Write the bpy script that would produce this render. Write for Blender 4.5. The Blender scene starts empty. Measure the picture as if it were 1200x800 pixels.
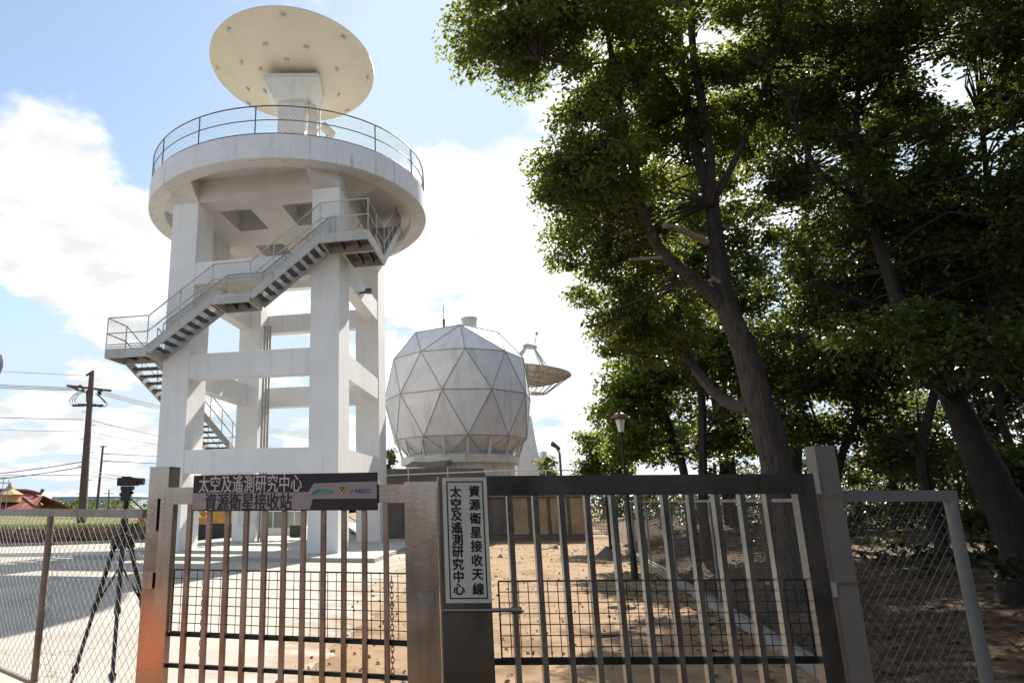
import bpy, math, random
import numpy as np
from mathutils import Matrix, Vector
from math import pi, sin, cos, radians, hypot

random.seed(7)
S = bpy.context.scene
COL = S.collection

# ------------------------------------------------------------------ camera
F, PIT, ROLL, PX, PY, EYE = 781.94, 0.238107, -7.177e-3, 435.6, 400.0, 1.6
FW = np.array([0, cos(PIT), sin(PIT)]); UPV = np.array([0, -sin(PIT), cos(PIT)])
RT = np.array([cos(ROLL), 0, 0]) + sin(ROLL) * UPV
UP = np.array([-sin(ROLL), 0, 0]) + cos(ROLL) * UPV
EYEP = np.array([0, 0, EYE])
cam = bpy.data.cameras.new('camera'); cam_o = bpy.data.objects.new('camera', cam); COL.objects.link(cam_o)
cam.sensor_width = 36; cam.sensor_fit = 'HORIZONTAL'; cam.lens = F / 1200 * 36
cam.shift_x = (600 - PX) / 1200; cam.clip_start = 0.05; cam.clip_end = 5000
mw = Matrix.Identity(4)
for i in range(3):
    mw[i][0] = RT[i]; mw[i][1] = UP[i]; mw[i][2] = -FW[i]; mw[i][3] = EYEP[i]
cam_o.matrix_world = mw
S.camera = cam_o

# ------------------------------------------------------------------ light and sky
SUN_AZ, SUN_EL = radians(23.5), radians(38.5)       # azimuth clockwise from +Y
SUN_DIR = Vector((sin(SUN_AZ) * cos(SUN_EL), cos(SUN_AZ) * cos(SUN_EL), sin(SUN_EL)))
sl = bpy.data.lights.new('sun', 'SUN'); sl.energy = 5.0; sl.angle = radians(0.5); sl.color = (1.0, 0.93, 0.82)
so = bpy.data.objects.new('sun', sl); COL.objects.link(so)
so.rotation_euler = SUN_DIR.to_track_quat('Z', 'Y').to_euler()
S.view_settings.view_transform = 'Standard'; S.view_settings.look = 'None'
S.view_settings.exposure = 1.06; S.view_settings.gamma = 1.0; S.view_settings.use_curve_mapping = False

def ray(x, y):
    return FW + (x - PX) / F * RT - (y - PY) / F * UP
def at(x, y, Y):
    d = ray(x, y); return EYEP + d * (Y / d[1])
def atz(x, y, z=0.0):
    d = ray(x, y); return EYEP + d * ((z - EYE) / d[2])
def onplane(x, y, P, n):
    d = ray(x, y); n = np.array(n); return EYEP + d * (np.dot(np.array(P) - EYEP, n) / np.dot(d, n))
def proj(P):
    v = np.asarray(P) - EYEP; w = v @ FW
    return PX + F * (v @ RT) / w, PY - F * (v @ UP) / w

W = bpy.data.worlds.new('World'); S.world = W; W.use_nodes = True
nt = W.node_tree; N = nt.nodes; Lk = nt.links; N.clear()
def nd(tree, kind, **kw):
    n = tree.nodes.new(kind)
    for k, v in kw.items(): setattr(n, k, v)
    return n
def mth(tree, op, a, b=None, clamp=False):
    n = nd(tree, 'ShaderNodeMath', operation=op, use_clamp=clamp)
    for i, q in enumerate((a, b)):
        if q is None: continue
        if isinstance(q, (int, float)): n.inputs[i].default_value = q
        else: tree.links.new(q, n.inputs[i])
    return n.outputs[0]
def mrange(tree, v, a, b, c, d, smooth=True):
    n = nd(tree, 'ShaderNodeMapRange', interpolation_type='SMOOTHSTEP' if smooth else 'LINEAR')
    tree.links.new(v, n.inputs[0])
    for i, q in enumerate((a, b, c, d)): n.inputs[i + 1].default_value = q
    return n.outputs[0]
def mixc(tree, fac, a, b, typ='MIX'):
    n = nd(tree, 'ShaderNodeMix', data_type='RGBA', blend_type=typ)
    for i, q in ((0, fac), (6, a), (7, b)):
        if isinstance(q, (int, float)): n.inputs[i].default_value = q
        elif isinstance(q, (tuple, list)): n.inputs[i].default_value = (*q[:3], 1)
        else: tree.links.new(q, n.inputs[i])
    return n.outputs[2]

sky = nd(nt, 'ShaderNodeTexSky', sky_type='NISHITA', sun_disc=False)
sky.sun_elevation = SUN_EL; sky.sun_rotation = SUN_AZ; sky.dust_density = 0.45; sky.air_density = 1.0; sky.ozone_density = 1.6
tc = nd(nt, 'ShaderNodeTexCoord')
sep = nd(nt, 'ShaderNodeSeparateXYZ'); Lk.new(tc.outputs['Generated'], sep.inputs[0])
zden = mth(nt, 'ADD', mth(nt, 'MAXIMUM', sep.outputs[2], 0.0), 0.22)
cmb = nd(nt, 'ShaderNodeCombineXYZ')
Lk.new(mth(nt, 'DIVIDE', sep.outputs[0], zden), cmb.inputs[0]); Lk.new(mth(nt, 'DIVIDE', sep.outputs[1], zden), cmb.inputs[1])
n1 = nd(nt, 'ShaderNodeTexNoise'); n1.inputs['Scale'].default_value = 2.1; n1.inputs['Detail'].default_value = 9; n1.inputs['Roughness'].default_value = 0.56
Lk.new(cmb.outputs[0], n1.inputs['Vector'])
n2 = nd(nt, 'ShaderNodeTexNoise'); n2.inputs['Scale'].default_value = 6.5; n2.inputs['Detail'].default_value = 6
Lk.new(cmb.outputs[0], n2.inputs['Vector'])
def blob(px, py, rin, rout, amp):
    d = ray(px, py); d = d / np.linalg.norm(d)
    n = nd(nt, 'ShaderNodeVectorMath', operation='DOT_PRODUCT'); Lk.new(tc.outputs['Generated'], n.inputs[0]); n.inputs[1].default_value = tuple(d)
    return mrange(nt, n.outputs['Value'], cos(radians(rout)), cos(radians(rin)), 0, amp)
dens = mth(nt, 'ADD', mth(nt, 'MULTIPLY', mth(nt, 'SUBTRACT', n1.outputs['Fac'], .5), 1.55), .5)
for b in ((40, 230, 3, 11, .20), (130, 300, 2, 8, .17), (90, 470, 3, 12, .13), (600, 330, 4, 18, .12), (600, 470, 4, 22, .16), (700, 150, 5, 20, .10), (1000, 200, 8, 30, .08), (60, 150, 1, 6, .10),
          (-60, 330, 4, 14, .15)):
    dens = mth(nt, 'ADD', dens, blob(*b))
for b in ((60, 60, 5, 15, -.22), (20, 385, 1, 7, -.34), (200, 120, 2, 11, -.12), (510, 40, 3, 12, -.16), (590, 215, 1, 6, -.08), (480, 330, 2, 9, -.08)):
    dens = mth(nt, 'ADD', dens, blob(*b))
cover = mrange(nt, dens, .50, .67, 0, 1)
shade = mrange(nt, n2.outputs['Fac'], .33, .62, 0.74, 1.0)
sdot = nd(nt, 'ShaderNodeVectorMath', operation='DOT_PRODUCT'); Lk.new(tc.outputs['Generated'], sdot.inputs[0]); sdot.inputs[1].default_value = SUN_DIR
glow = mrange(nt, sdot.outputs['Value'], 0.6, 1.0, 1.0, 1.25)
cl = nd(nt, 'ShaderNodeVectorMath', operation='SCALE'); cl.inputs[0].default_value = (5.6, 5.7, 5.8)
Lk.new(mth(nt, 'MULTIPLY', shade, glow), cl.inputs['Scale'])
mn = nd(nt, 'ShaderNodeVectorMath', operation='MINIMUM'); Lk.new(sky.outputs[0], mn.inputs[0]); mn.inputs[1].default_value = (3.3, 4.15, 4.75)
hazy = mixc(nt, .22, mn.outputs[0], (4.2, 4.6, 4.9))
skyc = mixc(nt, cover, hazy, cl.outputs[0])
bg = nd(nt, 'ShaderNodeBackground'); bg.inputs['Strength'].default_value = 0.10
Lk.new(skyc, bg.inputs['Color'])
wo = nd(nt, 'ShaderNodeOutputWorld'); Lk.new(bg.outputs[0], wo.inputs[0])

# ------------------------------------------------------------------ materials
def mat(name, col, rough=.6, metal=0.0, var=.12, scale=3.0, bump=0.0, bscale=30.0, stain=None, stain_amt=.5, stain_scale=(1.2, 1.2, .15), stain_lo=.5, stain_hi=.75, spec=.5, tint=None, rvar=0.0):
    m = bpy.data.materials.new(name); m.use_nodes = True; t = m.node_tree
    b = t.nodes['Principled BSDF']; co = nd(t, 'ShaderNodeTexCoord')
    no = nd(t, 'ShaderNodeTexNoise'); no.inputs['Scale'].default_value = scale; no.inputs['Detail'].default_value = 8; no.inputs['Roughness'].default_value = .6
    t.links.new(co.outputs['Object'], no.inputs['Vector'])
    lo = [max(0, c * (1 - var)) for c in col]; hi = [min(1, c * (1 + var)) for c in (tint or col)]
    c = mixc(t, mrange(t, no.outputs['Fac'], .3, .7, 0, 1), lo, hi)
    if stain is not None:
        mp = nd(t, 'ShaderNodeMapping'); mp.inputs['Scale'].default_value = stain_scale
        t.links.new(co.outputs['Object'], mp.inputs['Vector'])
        ns = nd(t, 'ShaderNodeTexNoise'); ns.inputs['Scale'].default_value = 2.0; ns.inputs['Detail'].default_value = 7; ns.inputs['Roughness'].default_value = .62
        t.links.new(mp.outputs[0], ns.inputs['Vector'])
        c = mixc(t, mrange(t, ns.outputs['Fac'], stain_lo, stain_hi, 0, stain_amt), c, stain)
    t.links.new(c, b.inputs['Base Color'])
    b.inputs['Roughness'].default_value = rough; b.inputs['Metallic'].default_value = metal
    b.inputs['Specular IOR Level'].default_value = spec
    if rvar: t.links.new(mrange(t, no.outputs['Fac'], .3, .7, rough - rvar, rough + rvar), b.inputs['Roughness'])
    if bump:
        nb = nd(t, 'ShaderNodeTexNoise'); nb.inputs['Scale'].default_value = bscale; nb.inputs['Detail'].default_value = 6
        t.links.new(co.outputs['Object'], nb.inputs['Vector'])
        bp = nd(t, 'ShaderNodeBump'); bp.inputs['Strength'].default_value = bump; bp.inputs['Distance'].default_value = .02
        t.links.new(nb.outputs['Fac'], bp.inputs['Height']); t.links.new(bp.outputs[0], b.inputs['Normal'])
    return m

def leaf_mat(name, dark, light, trans, tw=.5, rough=.45, spec=.4):
    m = bpy.data.materials.new(name); m.use_nodes = True; t = m.node_tree
    b = t.nodes['Principled BSDF']; out = t.nodes['Material Output']
    g = nd(t, 'ShaderNodeNewGeometry')
    r = g.outputs['Random Per Island']
    co = nd(t, 'ShaderNodeTexCoord'); no = nd(t, 'ShaderNodeTexNoise'); no.inputs['Scale'].default_value = .9; no.inputs['Detail'].default_value = 3
    t.links.new(co.outputs['Object'], no.inputs['Vector'])
    k = mth(t, 'MULTIPLY', mth(t, 'ADD', r, mrange(t, no.outputs['Fac'], .35, .65, 0, 1)), .5)
    c = mixc(t, k, dark, light)
    t.links.new(c, b.inputs['Base Color']); b.inputs['Roughness'].default_value = rough; b.inputs['Specular IOR Level'].default_value = spec
    tr = nd(t, 'ShaderNodeBsdfTranslucent'); t.links.new(mixc(t, k, [q * .6 for q in trans], trans), tr.inputs['Color'])
    mx = nd(t, 'ShaderNodeMixShader'); mx.inputs[0].default_value = tw
    t.links.new(b.outputs[0], mx.inputs[1]); t.links.new(tr.outputs[0], mx.inputs[2]); t.links.new(mx.outputs[0], out.inputs['Surface'])
    return m

M = {}
M['tower'] = mat('white_painted_concrete', (.79, .785, .78), .75, var=.05, scale=.7, bump=.12, bscale=9, stain=(.46, .43, .39), stain_amt=.40, stain_scale=(2.6, 2.6, .14), stain_lo=.52, stain_hi=.8)
M['skirt'] = mat('weathered_painted_concrete', (.70, .70, .72), .75, var=.06, scale=1.2, bump=.1, bscale=12, stain=(.24, .22, .20), stain_amt=.65, stain_scale=(3.6, 3.6, .22), stain_lo=.57, stain_hi=.74)
M['ceiling'] = mat('stained_concrete_ceiling', (.64, .62, .60), .8, var=.06, scale=1.0, stain=(.50, .46, .42), stain_amt=.5, stain_scale=(.6, .6, .6))
M['dish'] = mat('cream_dish_paint', (.62, .585, .49), .5, var=.05, scale=1.0, stain=(.55, .48, .36), stain_amt=.4, stain_scale=(.5, .5, .5))
M['dishgrey'] = mat('pale_grey_paint', (.62, .62, .60), .5, var=.06, scale=2, stain=(.42, .40, .36), stain_amt=.4)
M['darksteel'] = mat('dark_rail_steel', (.13, .125, .125), .5, .4, var=.3, scale=6)
M['galv'] = mat('galvanised_steel', (.40, .40, .40), .45, .6, var=.15, scale=5, stain=(.28, .20, .13), stain_amt=.5, stain_scale=(3, 3, 1))
M['stairrail'] = mat('worn_cream_rail', (.50, .47, .39), .55, .1, var=.25, scale=4, stain=(.16, .11, .07), stain_amt=.6, stain_scale=(3, 3, 1))
M['stringer'] = mat('grey_stair_steel', (.46, .45, .43), .6, .1, var=.1, scale=2, stain=(.28, .23, .18), stain_amt=.5, stain_scale=(2, 2, .6))
M['tread'] = mat('dark_tread_steel', (.09, .085, .085), .6, .3, var=.3, scale=5)
M['yellow'] = mat('yellow_walkway_panel', (.66, .53, .30), .6, var=.2, scale=3, stain=(.35, .2, .08), stain_amt=.5)
M['radome'] = mat('radome_panel', (.67, .67, .685), .65, var=.05, scale=.8, stain=(.40, .37, .34), stain_amt=.55, stain_scale=(.9, .9, .18), stain_lo=.45, stain_hi=.75)
M['radome_seam'] = mat('radome_seam', (.30, .30, .30), .6, var=.2)
M['drum'] = mat('aged_base_wall', (.55, .54, .51), .8, var=.1, scale=1.4, bump=.15, bscale=10, stain=(.25, .23, .20), stain_amt=.6, stain_scale=(1.5, 1.5, .25))
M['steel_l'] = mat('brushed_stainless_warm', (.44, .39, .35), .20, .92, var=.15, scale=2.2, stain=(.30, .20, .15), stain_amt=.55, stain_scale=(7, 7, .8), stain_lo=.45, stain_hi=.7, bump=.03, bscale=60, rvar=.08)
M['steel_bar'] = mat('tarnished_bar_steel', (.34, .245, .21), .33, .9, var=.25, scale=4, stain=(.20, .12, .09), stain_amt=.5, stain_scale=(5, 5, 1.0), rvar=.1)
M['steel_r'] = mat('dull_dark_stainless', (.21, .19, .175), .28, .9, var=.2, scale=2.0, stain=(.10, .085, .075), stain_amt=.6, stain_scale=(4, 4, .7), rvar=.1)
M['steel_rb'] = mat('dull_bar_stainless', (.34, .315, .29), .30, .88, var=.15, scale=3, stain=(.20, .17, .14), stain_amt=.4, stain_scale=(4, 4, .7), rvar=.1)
M['post_r'] = mat('grey_gate_post_paint', (.20, .165, .14), .7, var=.12, scale=3, bump=.15, bscale=25, stain=(.22, .19, .17), stain_amt=.6, stain_scale=(3, 3, .6))
M['black'] = mat('black_plastic', (.015, .015, .017), .4, var=.3, scale=8)
M['wire'] = mat('black_wire', (.02, .02, .02), .5, .3, var=.2)
M['linkwire'] = mat('galvanised_wire', (.24, .23, .215), .75, .0, var=.3, scale=10)
M['linkwire_old'] = mat('old_rusty_wire', (.13, .12, .11), .6, .4, var=.3, scale=10)
M['fencepost'] = mat('rusty_fence_pipe', (.25, .19, .16), .6, .3, var=.3, scale=6, stain=(.12, .08, .06), stain_amt=.6, stain_scale=(5, 5, 2))
M['greyrail'] = mat('grey_flat_rail', (.27, .25, .24), .6, .2, var=.2, scale=5, stain=(.15, .12, .10), stain_amt=.5)
M['palepost'] = mat('pale_fence_post', (.20, .19, .18), .6, .1, var=.15, scale=4, stain=(.25, .22, .2), stain_amt=.5)
M['sign_dark'] = mat('sign_dark_face', (.045, .037, .04), .5, var=.08, scale=5, spec=.25)
M['sign_mid'] = mat('sign_mauve_face', (.36, .29, .29), .5, var=.05, scale=5, spec=.25)
M['sign_ltext'] = mat('sign_silver_letter', (.60, .55, .55), .35, var=.03)
M['ink'] = mat('black_ink', (.012, .012, .012), .4, var=.2)
M['sign_cream'] = mat('cream_sign_plate', (.62, .59, .51), .35, var=.06, scale=5, stain=(.45, .40, .33), stain_amt=.3)
M['teal'] = mat('teal_logo', (.05, .30, .38), .4); M['green_logo'] = mat('green_logo', (.12, .38, .16), .4); M['blue_logo'] = mat('blue_logo', (.04, .05, .28), .4)
M['gold_logo'] = mat('gold_logo', (.50, .32, .10), .4); M['red_logo'] = mat('red_logo', (.55, .10, .06), .4)
M['bark'] = mat('grey_brown_bark', (.062, .046, .037), .9, var=.3, scale=6, bump=.9, bscale=14, stain=(.05, .038, .03), stain_amt=.8, stain_scale=(9, 9, 1.4))
M['bark_dark'] = mat('dark_bark', (.034, .027, .022), .9, var=.3, scale=6, bump=.8, bscale=14)
M['cutwood'] = mat('bare_dead_wood', (.36, .29, .22), .85, var=.2, scale=8)
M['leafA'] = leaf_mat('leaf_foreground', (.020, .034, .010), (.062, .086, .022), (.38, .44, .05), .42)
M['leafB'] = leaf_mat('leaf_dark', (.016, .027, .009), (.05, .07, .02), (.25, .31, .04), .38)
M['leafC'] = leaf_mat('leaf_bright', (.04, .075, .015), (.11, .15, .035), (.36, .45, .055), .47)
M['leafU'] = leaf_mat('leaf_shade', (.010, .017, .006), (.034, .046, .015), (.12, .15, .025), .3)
M['leafD'] = leaf_mat('leaf_darkened', (.006, .010, .004), (.016, .024, .009), (.03, .04, .01), .15)  # near-black leaf colour stands in for shade, so the gate mirrors less light
M['litter'] = leaf_mat('dry_leaf_litter', (.06, .035, .018), (.19, .12, .06), (.2, .12, .05), .15, .95, .05)
M['grassm'] = leaf_mat('grass_blade', (.05, .075, .02), (.13, .16, .05), (.16, .22, .05), .4)
M['dirt'] = mat('sandy_dirt', (.235, .14, .068), .95, var=.35, scale=.9, tint=(.37, .255, .15), bump=.35, bscale=9, stain=(.12, .07, .036), stain_amt=.75, stain_scale=(.45, .45, .45), stain_lo=.45, stain_hi=.62, spec=.2)  # strong dark patches carry leaf litter and painted dapples of tree shade
M['mould'] = mat('leaf_mould', (.075, .05, .032), .95, var=.45, scale=5, tint=(.12, .08, .05), bump=.8, bscale=9, spec=.1)
M['gravel'] = mat('pebble', (.29, .22, .145), .9, var=.4, scale=3, spec=.2)
M['asphalt'] = mat('asphalt', (.05, .048, .046), .9, var=.2, scale=4, bump=.3, bscale=60, spec=.3)
M['yard'] = mat('pale_concrete_yard', (.40, .375, .33), .9, var=.10, scale=.6, bump=.25, bscale=20, stain=(.27, .24, .20), stain_amt=.5, stain_scale=(.35, .35, .35), stain_lo=.5, stain_hi=.7, spec=.25)
M['slab'] = mat('plinth_concrete', (.42, .40, .36), .9, var=.12, scale=1.2, bump=.2, bscale=20, stain=(.25, .22, .18), stain_amt=.5, stain_scale=(.6, .6, .6))
M['kerb'] = mat('kerb_concrete', (.30, .28, .25), .85, var=.15, scale=3, bump=.3, bscale=20, stain=(.22, .19, .15), stain_amt=.5)
M['field'] = mat('field_grass', (.10, .11, .045), .95, var=.4, scale=.3, tint=(.16, .15, .07), spec=.1)
M['sheet'] = mat('rusty_sheet_pile', (.13, .085, .065), .8, .1, var=.3, scale=2, stain=(.06, .04, .035), stain_amt=.6)
M['wallbrown'] = mat('brown_wall_panel', (.42, .30, .17), .75, var=.2, scale=1.2, stain=(.14, .09, .05), stain_amt=.6, stain_scale=(1.5, 1.5, .4))
M['walldark'] = mat('dark_stained_wall', (.17, .145, .13), .85, var=.15, scale=1.2, bump=.2, bscale=8, stain=(.08, .065, .06), stain_amt=.6, stain_scale=(1, 1, .2))
M['white'] = mat('white_paint', (.72, .72, .70), .5, var=.05)
M['ins'] = mat('dark_insulator', (.05, .035, .03), .35, var=.2)
M['pole'] = mat('dark_pole_concrete', (.10, .07, .06), .85, var=.2, scale=4, bump=.2, bscale=15)
M['cable'] = mat('cable_sheath', (.05, .05, .055), .6, var=.1)
M['orange'] = mat('machine_orange', (.55, .26, .05), .5, var=.15, scale=3, stain=(.25, .13, .05), stain_amt=.5)
M['glass'] = mat('tinted_glass', (.06, .10, .16), .08, var=.1, spec=.8)
M['glassgreen'] = mat('dusty_green_glass', (.16, .20, .19), .15, var=.2, scale=.6, spec=.8)
M['red_tile'] = mat('red_roof_tile', (.22, .06, .045), .7, var=.4, scale=2)
M['ochre'] = mat('ochre_wall', (.42, .28, .12), .7, var=.2, scale=1)
M['brick'] = mat('red_brown_brick', (.11, .075, .06), .8, var=.25, scale=2)
M['cone_orange'] = mat('cone_orange', (.75, .13, .02), .45, var=.05)
M['bluewall'] = mat('pale_blue_cladding', (.36, .42, .52), .7, var=.08, scale=.2)
M['lampglass'] = mat('frosted_lamp_glass', (.75, .74, .70), .3, var=.05)
M['lampred'] = mat('dark_red_lamp_metal', (.10, .045, .04), .5, .3, var=.2)

t = M['radome'].node_tree; b_ = t.nodes['Principled BSDF']; src = b_.inputs['Base Color'].links[0].from_socket
gi = nd(t, 'ShaderNodeNewGeometry'); t.links.new(mixc(t, 1.0, src, mixc(t, gi.outputs['Random Per Island'], (.86, .86, .87), (1.0, 1.0, 1.0)), 'MULTIPLY'), b_.inputs['Base Color'])
# bark: ridges that run along the trunk
for nm in ('bark', 'bark_dark'):
    t = M[nm].node_tree; b_ = t.nodes['Principled BSDF']; co = nd(t, 'ShaderNodeTexCoord'); mp = nd(t, 'ShaderNodeMapping'); mp.inputs['Scale'].default_value = (22, 22, 3.2)
    t.links.new(co.outputs['Object'], mp.inputs['Vector'])
    vo = nd(t, 'ShaderNodeTexNoise'); vo.inputs['Scale'].default_value = 1.0; vo.inputs['Detail'].default_value = 7; vo.inputs['Roughness'].default_value = .7; vo.inputs['Distortion'].default_value = .6
    t.links.new(mp.outputs[0], vo.inputs['Vector'])
    bp = nd(t, 'ShaderNodeBump'); bp.inputs['Strength'].default_value = 1.0; bp.inputs['Distance'].default_value = .05
    t.links.new(vo.outputs['Fac'], bp.inputs['Height']); t.links.new(bp.outputs[0], b_.inputs['Normal'])
    src = b_.inputs['Base Color'].links[0].from_socket
    t.links.new(mixc(t, mrange(t, vo.outputs['Fac'], .42, .6, 0, .65), src, (.12, .096, .08) if nm == 'bark' else (.036, .03, .025)), b_.inputs['Base Color'])
# yard: blown dirt along its ragged edge, cracks
t = M['yard'].node_tree; b_ = t.nodes['Principled BSDF']; src = b_.inputs['Base Color'].links[0].from_socket
co = nd(t, 'ShaderNodeTexCoord'); sx = nd(t, 'ShaderNodeSeparateXYZ'); t.links.new(co.outputs['Object'], sx.inputs[0])
nz = nd(t, 'ShaderNodeTexNoise'); nz.inputs['Scale'].default_value = 1.6; nz.inputs['Detail'].default_value = 9; nz.inputs['Roughness'].default_value = .65; t.links.new(co.outputs['Object'], nz.inputs['Vector'])
dist = mth(t, 'SUBTRACT', sx.outputs[0], mth(t, 'SUBTRACT', mth(t, 'MULTIPLY', sx.outputs[1], .125), 1.55))       # metres past the dirt edge
film = mrange(t, mth(t, 'ADD', dist, mth(t, 'MULTIPLY', mth(t, 'SUBTRACT', nz.outputs['Fac'], .5), 5.0)), -.9, .5, 0, .85)
c_ = mixc(t, film, src, (.27, .17, .09))
vr = nd(t, 'ShaderNodeTexVoronoi', feature='DISTANCE_TO_EDGE'); vr.inputs['Scale'].default_value = .28
wv = nd(t, 'ShaderNodeVectorMath', operation='ADD'); nv2 = nd(t, 'ShaderNodeTexNoise'); nv2.inputs['Scale'].default_value = 1.5; nv2.inputs['Detail'].default_value = 5; t.links.new(co.outputs['Object'], nv2.inputs['Vector'])
t.links.new(co.outputs['Object'], wv.inputs[0]); t.links.new(nv2.outputs['Color'], wv.inputs[1]); t.links.new(wv.outputs[0], vr.inputs['Vector'])
c_ = mixc(t, mrange(t, vr.outputs['Distance'], .0, .006, .6, 0), c_, (.13, .11, .09))
t.links.new(c_, b_.inputs['Base Color'])
# ------------------------------------------------------------------ mesh helpers
class MB:
    def __init__(s): s.v = []; s.f = []
    def add(s, vs, fs):
        k = len(s.v); s.v += [tuple(map(float, p)) for p in vs]; s.f += [tuple(i + k for i in q) for q in fs]; return s
    def box(s, x0, x1, y0, y1, z0, z1):
        return s.add([(x, y, z) for z in (z0, z1) for y in (y0, y1) for x in (x0, x1)],
                     [(0, 2, 3, 1), (4, 5, 7, 6), (0, 1, 5, 4), (1, 3, 7, 5), (3, 2, 6, 7), (2, 0, 4, 6)])
    def hexa(s, b, t):                       # four bottom points and four top points, same winding
        return s.add(list(b) + list(t), [(3, 2, 1, 0), (4, 5, 6, 7), (0, 1, 5, 4), (1, 2, 6, 5), (2, 3, 7, 6), (3, 0, 4, 7)])
    def beam(s, a, b, w, h, up=(0, 0, 1)):   # rectangular bar from a to b
        a = Vector(a); b = Vector(b); d = (b - a).normalized(); u = Vector(up)
        sd = d.cross(u)
        if sd.length < 1e-4: sd = d.cross(Vector((0, 1, 0)))
        sd.normalize(); u = sd.cross(d).normalized()
        q = lambda p: [p + sd * (i * w / 2) + u * (j * h / 2) for i, j in ((-1, -1), (1, -1), (1, 1), (-1, 1))]
        A, B = q(a), q(b)
        return s.add(A + B, [(0, 1, 2, 3), (7, 6, 5, 4), (0, 4, 5, 1), (1, 5, 6, 2), (2, 6, 7, 3), (3, 7, 4, 0)])
    def tube(s, pts, r, n=6, cap=True, jit=0.0):
        P = [Vector(p) for p in pts]; R = r if isinstance(r, (list, tuple)) else [r] * len(P)
        k = len(s.v); ref = None
        for i, p in enumerate(P):
            d = (P[min(i + 1, len(P) - 1)] - P[max(i - 1, 0)]).normalized()
            if ref is None:
                ref = d.cross(Vector((0, 0, 1)))
                if ref.length < 1e-3: ref = Vector((1, 0, 0))
            ref = (ref - d * ref.dot(d)).normalized(); o = d.cross(ref)
            for j in range(n):
                a = 2 * pi * j / n; rr = R[i] * (1 + (random.uniform(-jit, jit) if jit else 0))
                q = p + ref * cos(a) * rr + o * sin(a) * rr; s.v.append((q.x, q.y, q.z))
        for i in range(len(P) - 1):
            for j in range(n):
                a = k + i * n + j; b = k + i * n + (j + 1) % n; s.f.append((a, b, b + n, a + n))
        if cap:
            s.f.append(tuple(k + j for j in range(n))[::-1]); s.f.append(tuple(k + (len(P) - 1) * n + j for j in range(n)))
        return s
    def lathe(s, prof, n=32, c=(0, 0), closed=False, a0=0, a1=2 * pi):
        k = len(s.v); full = abs(a1 - a0 - 2 * pi) < 1e-6; m = n if full else n + 1
        for r, z in prof:
            for j in range(m):
                a = a0 + (a1 - a0) * j / n; s.v.append((c[0] + r * cos(a), c[1] + r * sin(a), z))
        rng = range(len(prof) if closed else len(prof) - 1)
        for i in rng:
            i2 = (i + 1) % len(prof)
            for j in range(n):
                j2 = (j + 1) % m
                s.f.append((k + i * m + j, k + i * m + j2, k + i2 * m + j2, k + i2 * m + j))
        return s
    def prism(s, poly, z0, z1):
        n = len(poly); return s.add([(x, y, z0) for x, y in poly] + [(x, y, z1) for x, y in poly],
            [tuple(range(n))[::-1], tuple(range(n, 2 * n))] + [(i, (i + 1) % n, n + (i + 1) % n, n + i) for i in range(n)])
    def build(s, name, m, parent=None, local=False, smooth=False, T=None):
        V = s.v
        if T is not None: V = [tuple(T @ Vector(p)) for p in V]
        if parent is not None and not local:
            wm = Matrix.Identity(4); o = parent
            while o is not None: wm = o.matrix_basis @ wm; o = o.parent
            iv = wm.inverted(); V = [tuple(iv @ Vector(p)) for p in V]
        me = bpy.data.meshes.new(name); me.from_pydata(V, [], s.f); me.update()
        if isinstance(m, str): m = M[m]
        me.materials.append(m)
        if smooth:
            me.polygons.foreach_set('use_smooth', [True] * len(me.polygons))
            me.set_sharp_from_angle(angle=radians(40))
        o = bpy.data.objects.new(name, me); COL.objects.link(o); o.parent = parent
        return o

def tag(o, label=None, cat=None, group=None, kind=None):
    if label: o['label'] = label
    if cat: o['category'] = cat
    if group: o['group'] = group
    if kind: o['kind'] = kind
    return o
def thing(name, label, cat, loc=(0, 0, 0), rz=0, group=None):
    o = bpy.data.objects.new(name, None); COL.objects.link(o); o.location = loc; o.rotation_euler = (0, 0, rz)
    o.matrix_basis = Matrix.Translation(Vector(loc)) @ Matrix.Rotation(rz, 4, 'Z')
    return tag(o, label, cat, group)
def struct(mb, name, m): return tag(mb.build(name, m), kind='structure')
def copy_tree(o, parent=None):
    kids = [c for c in bpy.data.objects if c.parent == o]
    c = o.copy(); COL.objects.link(c); c.parent = parent
    for k in kids: copy_tree(k, c)
    return c
def quads_object(name, P4, m, parent=None):
    """P4: (n,4,3) array of quads, in world coordinates"""
    n = len(P4); V = np.asarray(P4, dtype=np.float32).reshape(-1, 3)
    if parent is not None: V = V - np.array(parent.location, dtype=np.float32)
    me = bpy.data.meshes.new(name); me.vertices.add(4 * n); me.vertices.foreach_set('co', V.ravel())
    me.loops.add(4 * n); me.loops.foreach_set('vertex_index', np.arange(4 * n, dtype=np.int32))
    me.polygons.add(n); me.polygons.foreach_set('loop_start', np.arange(0, 4 * n, 4, dtype=np.int32)); me.polygons.foreach_set('loop_total', np.full(n, 4, dtype=np.int32))
    me.update(calc_edges=True); me.materials.append(M[m])
    o = bpy.data.objects.new(name, me); COL.objects.link(o); o.parent = parent
    return o
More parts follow.
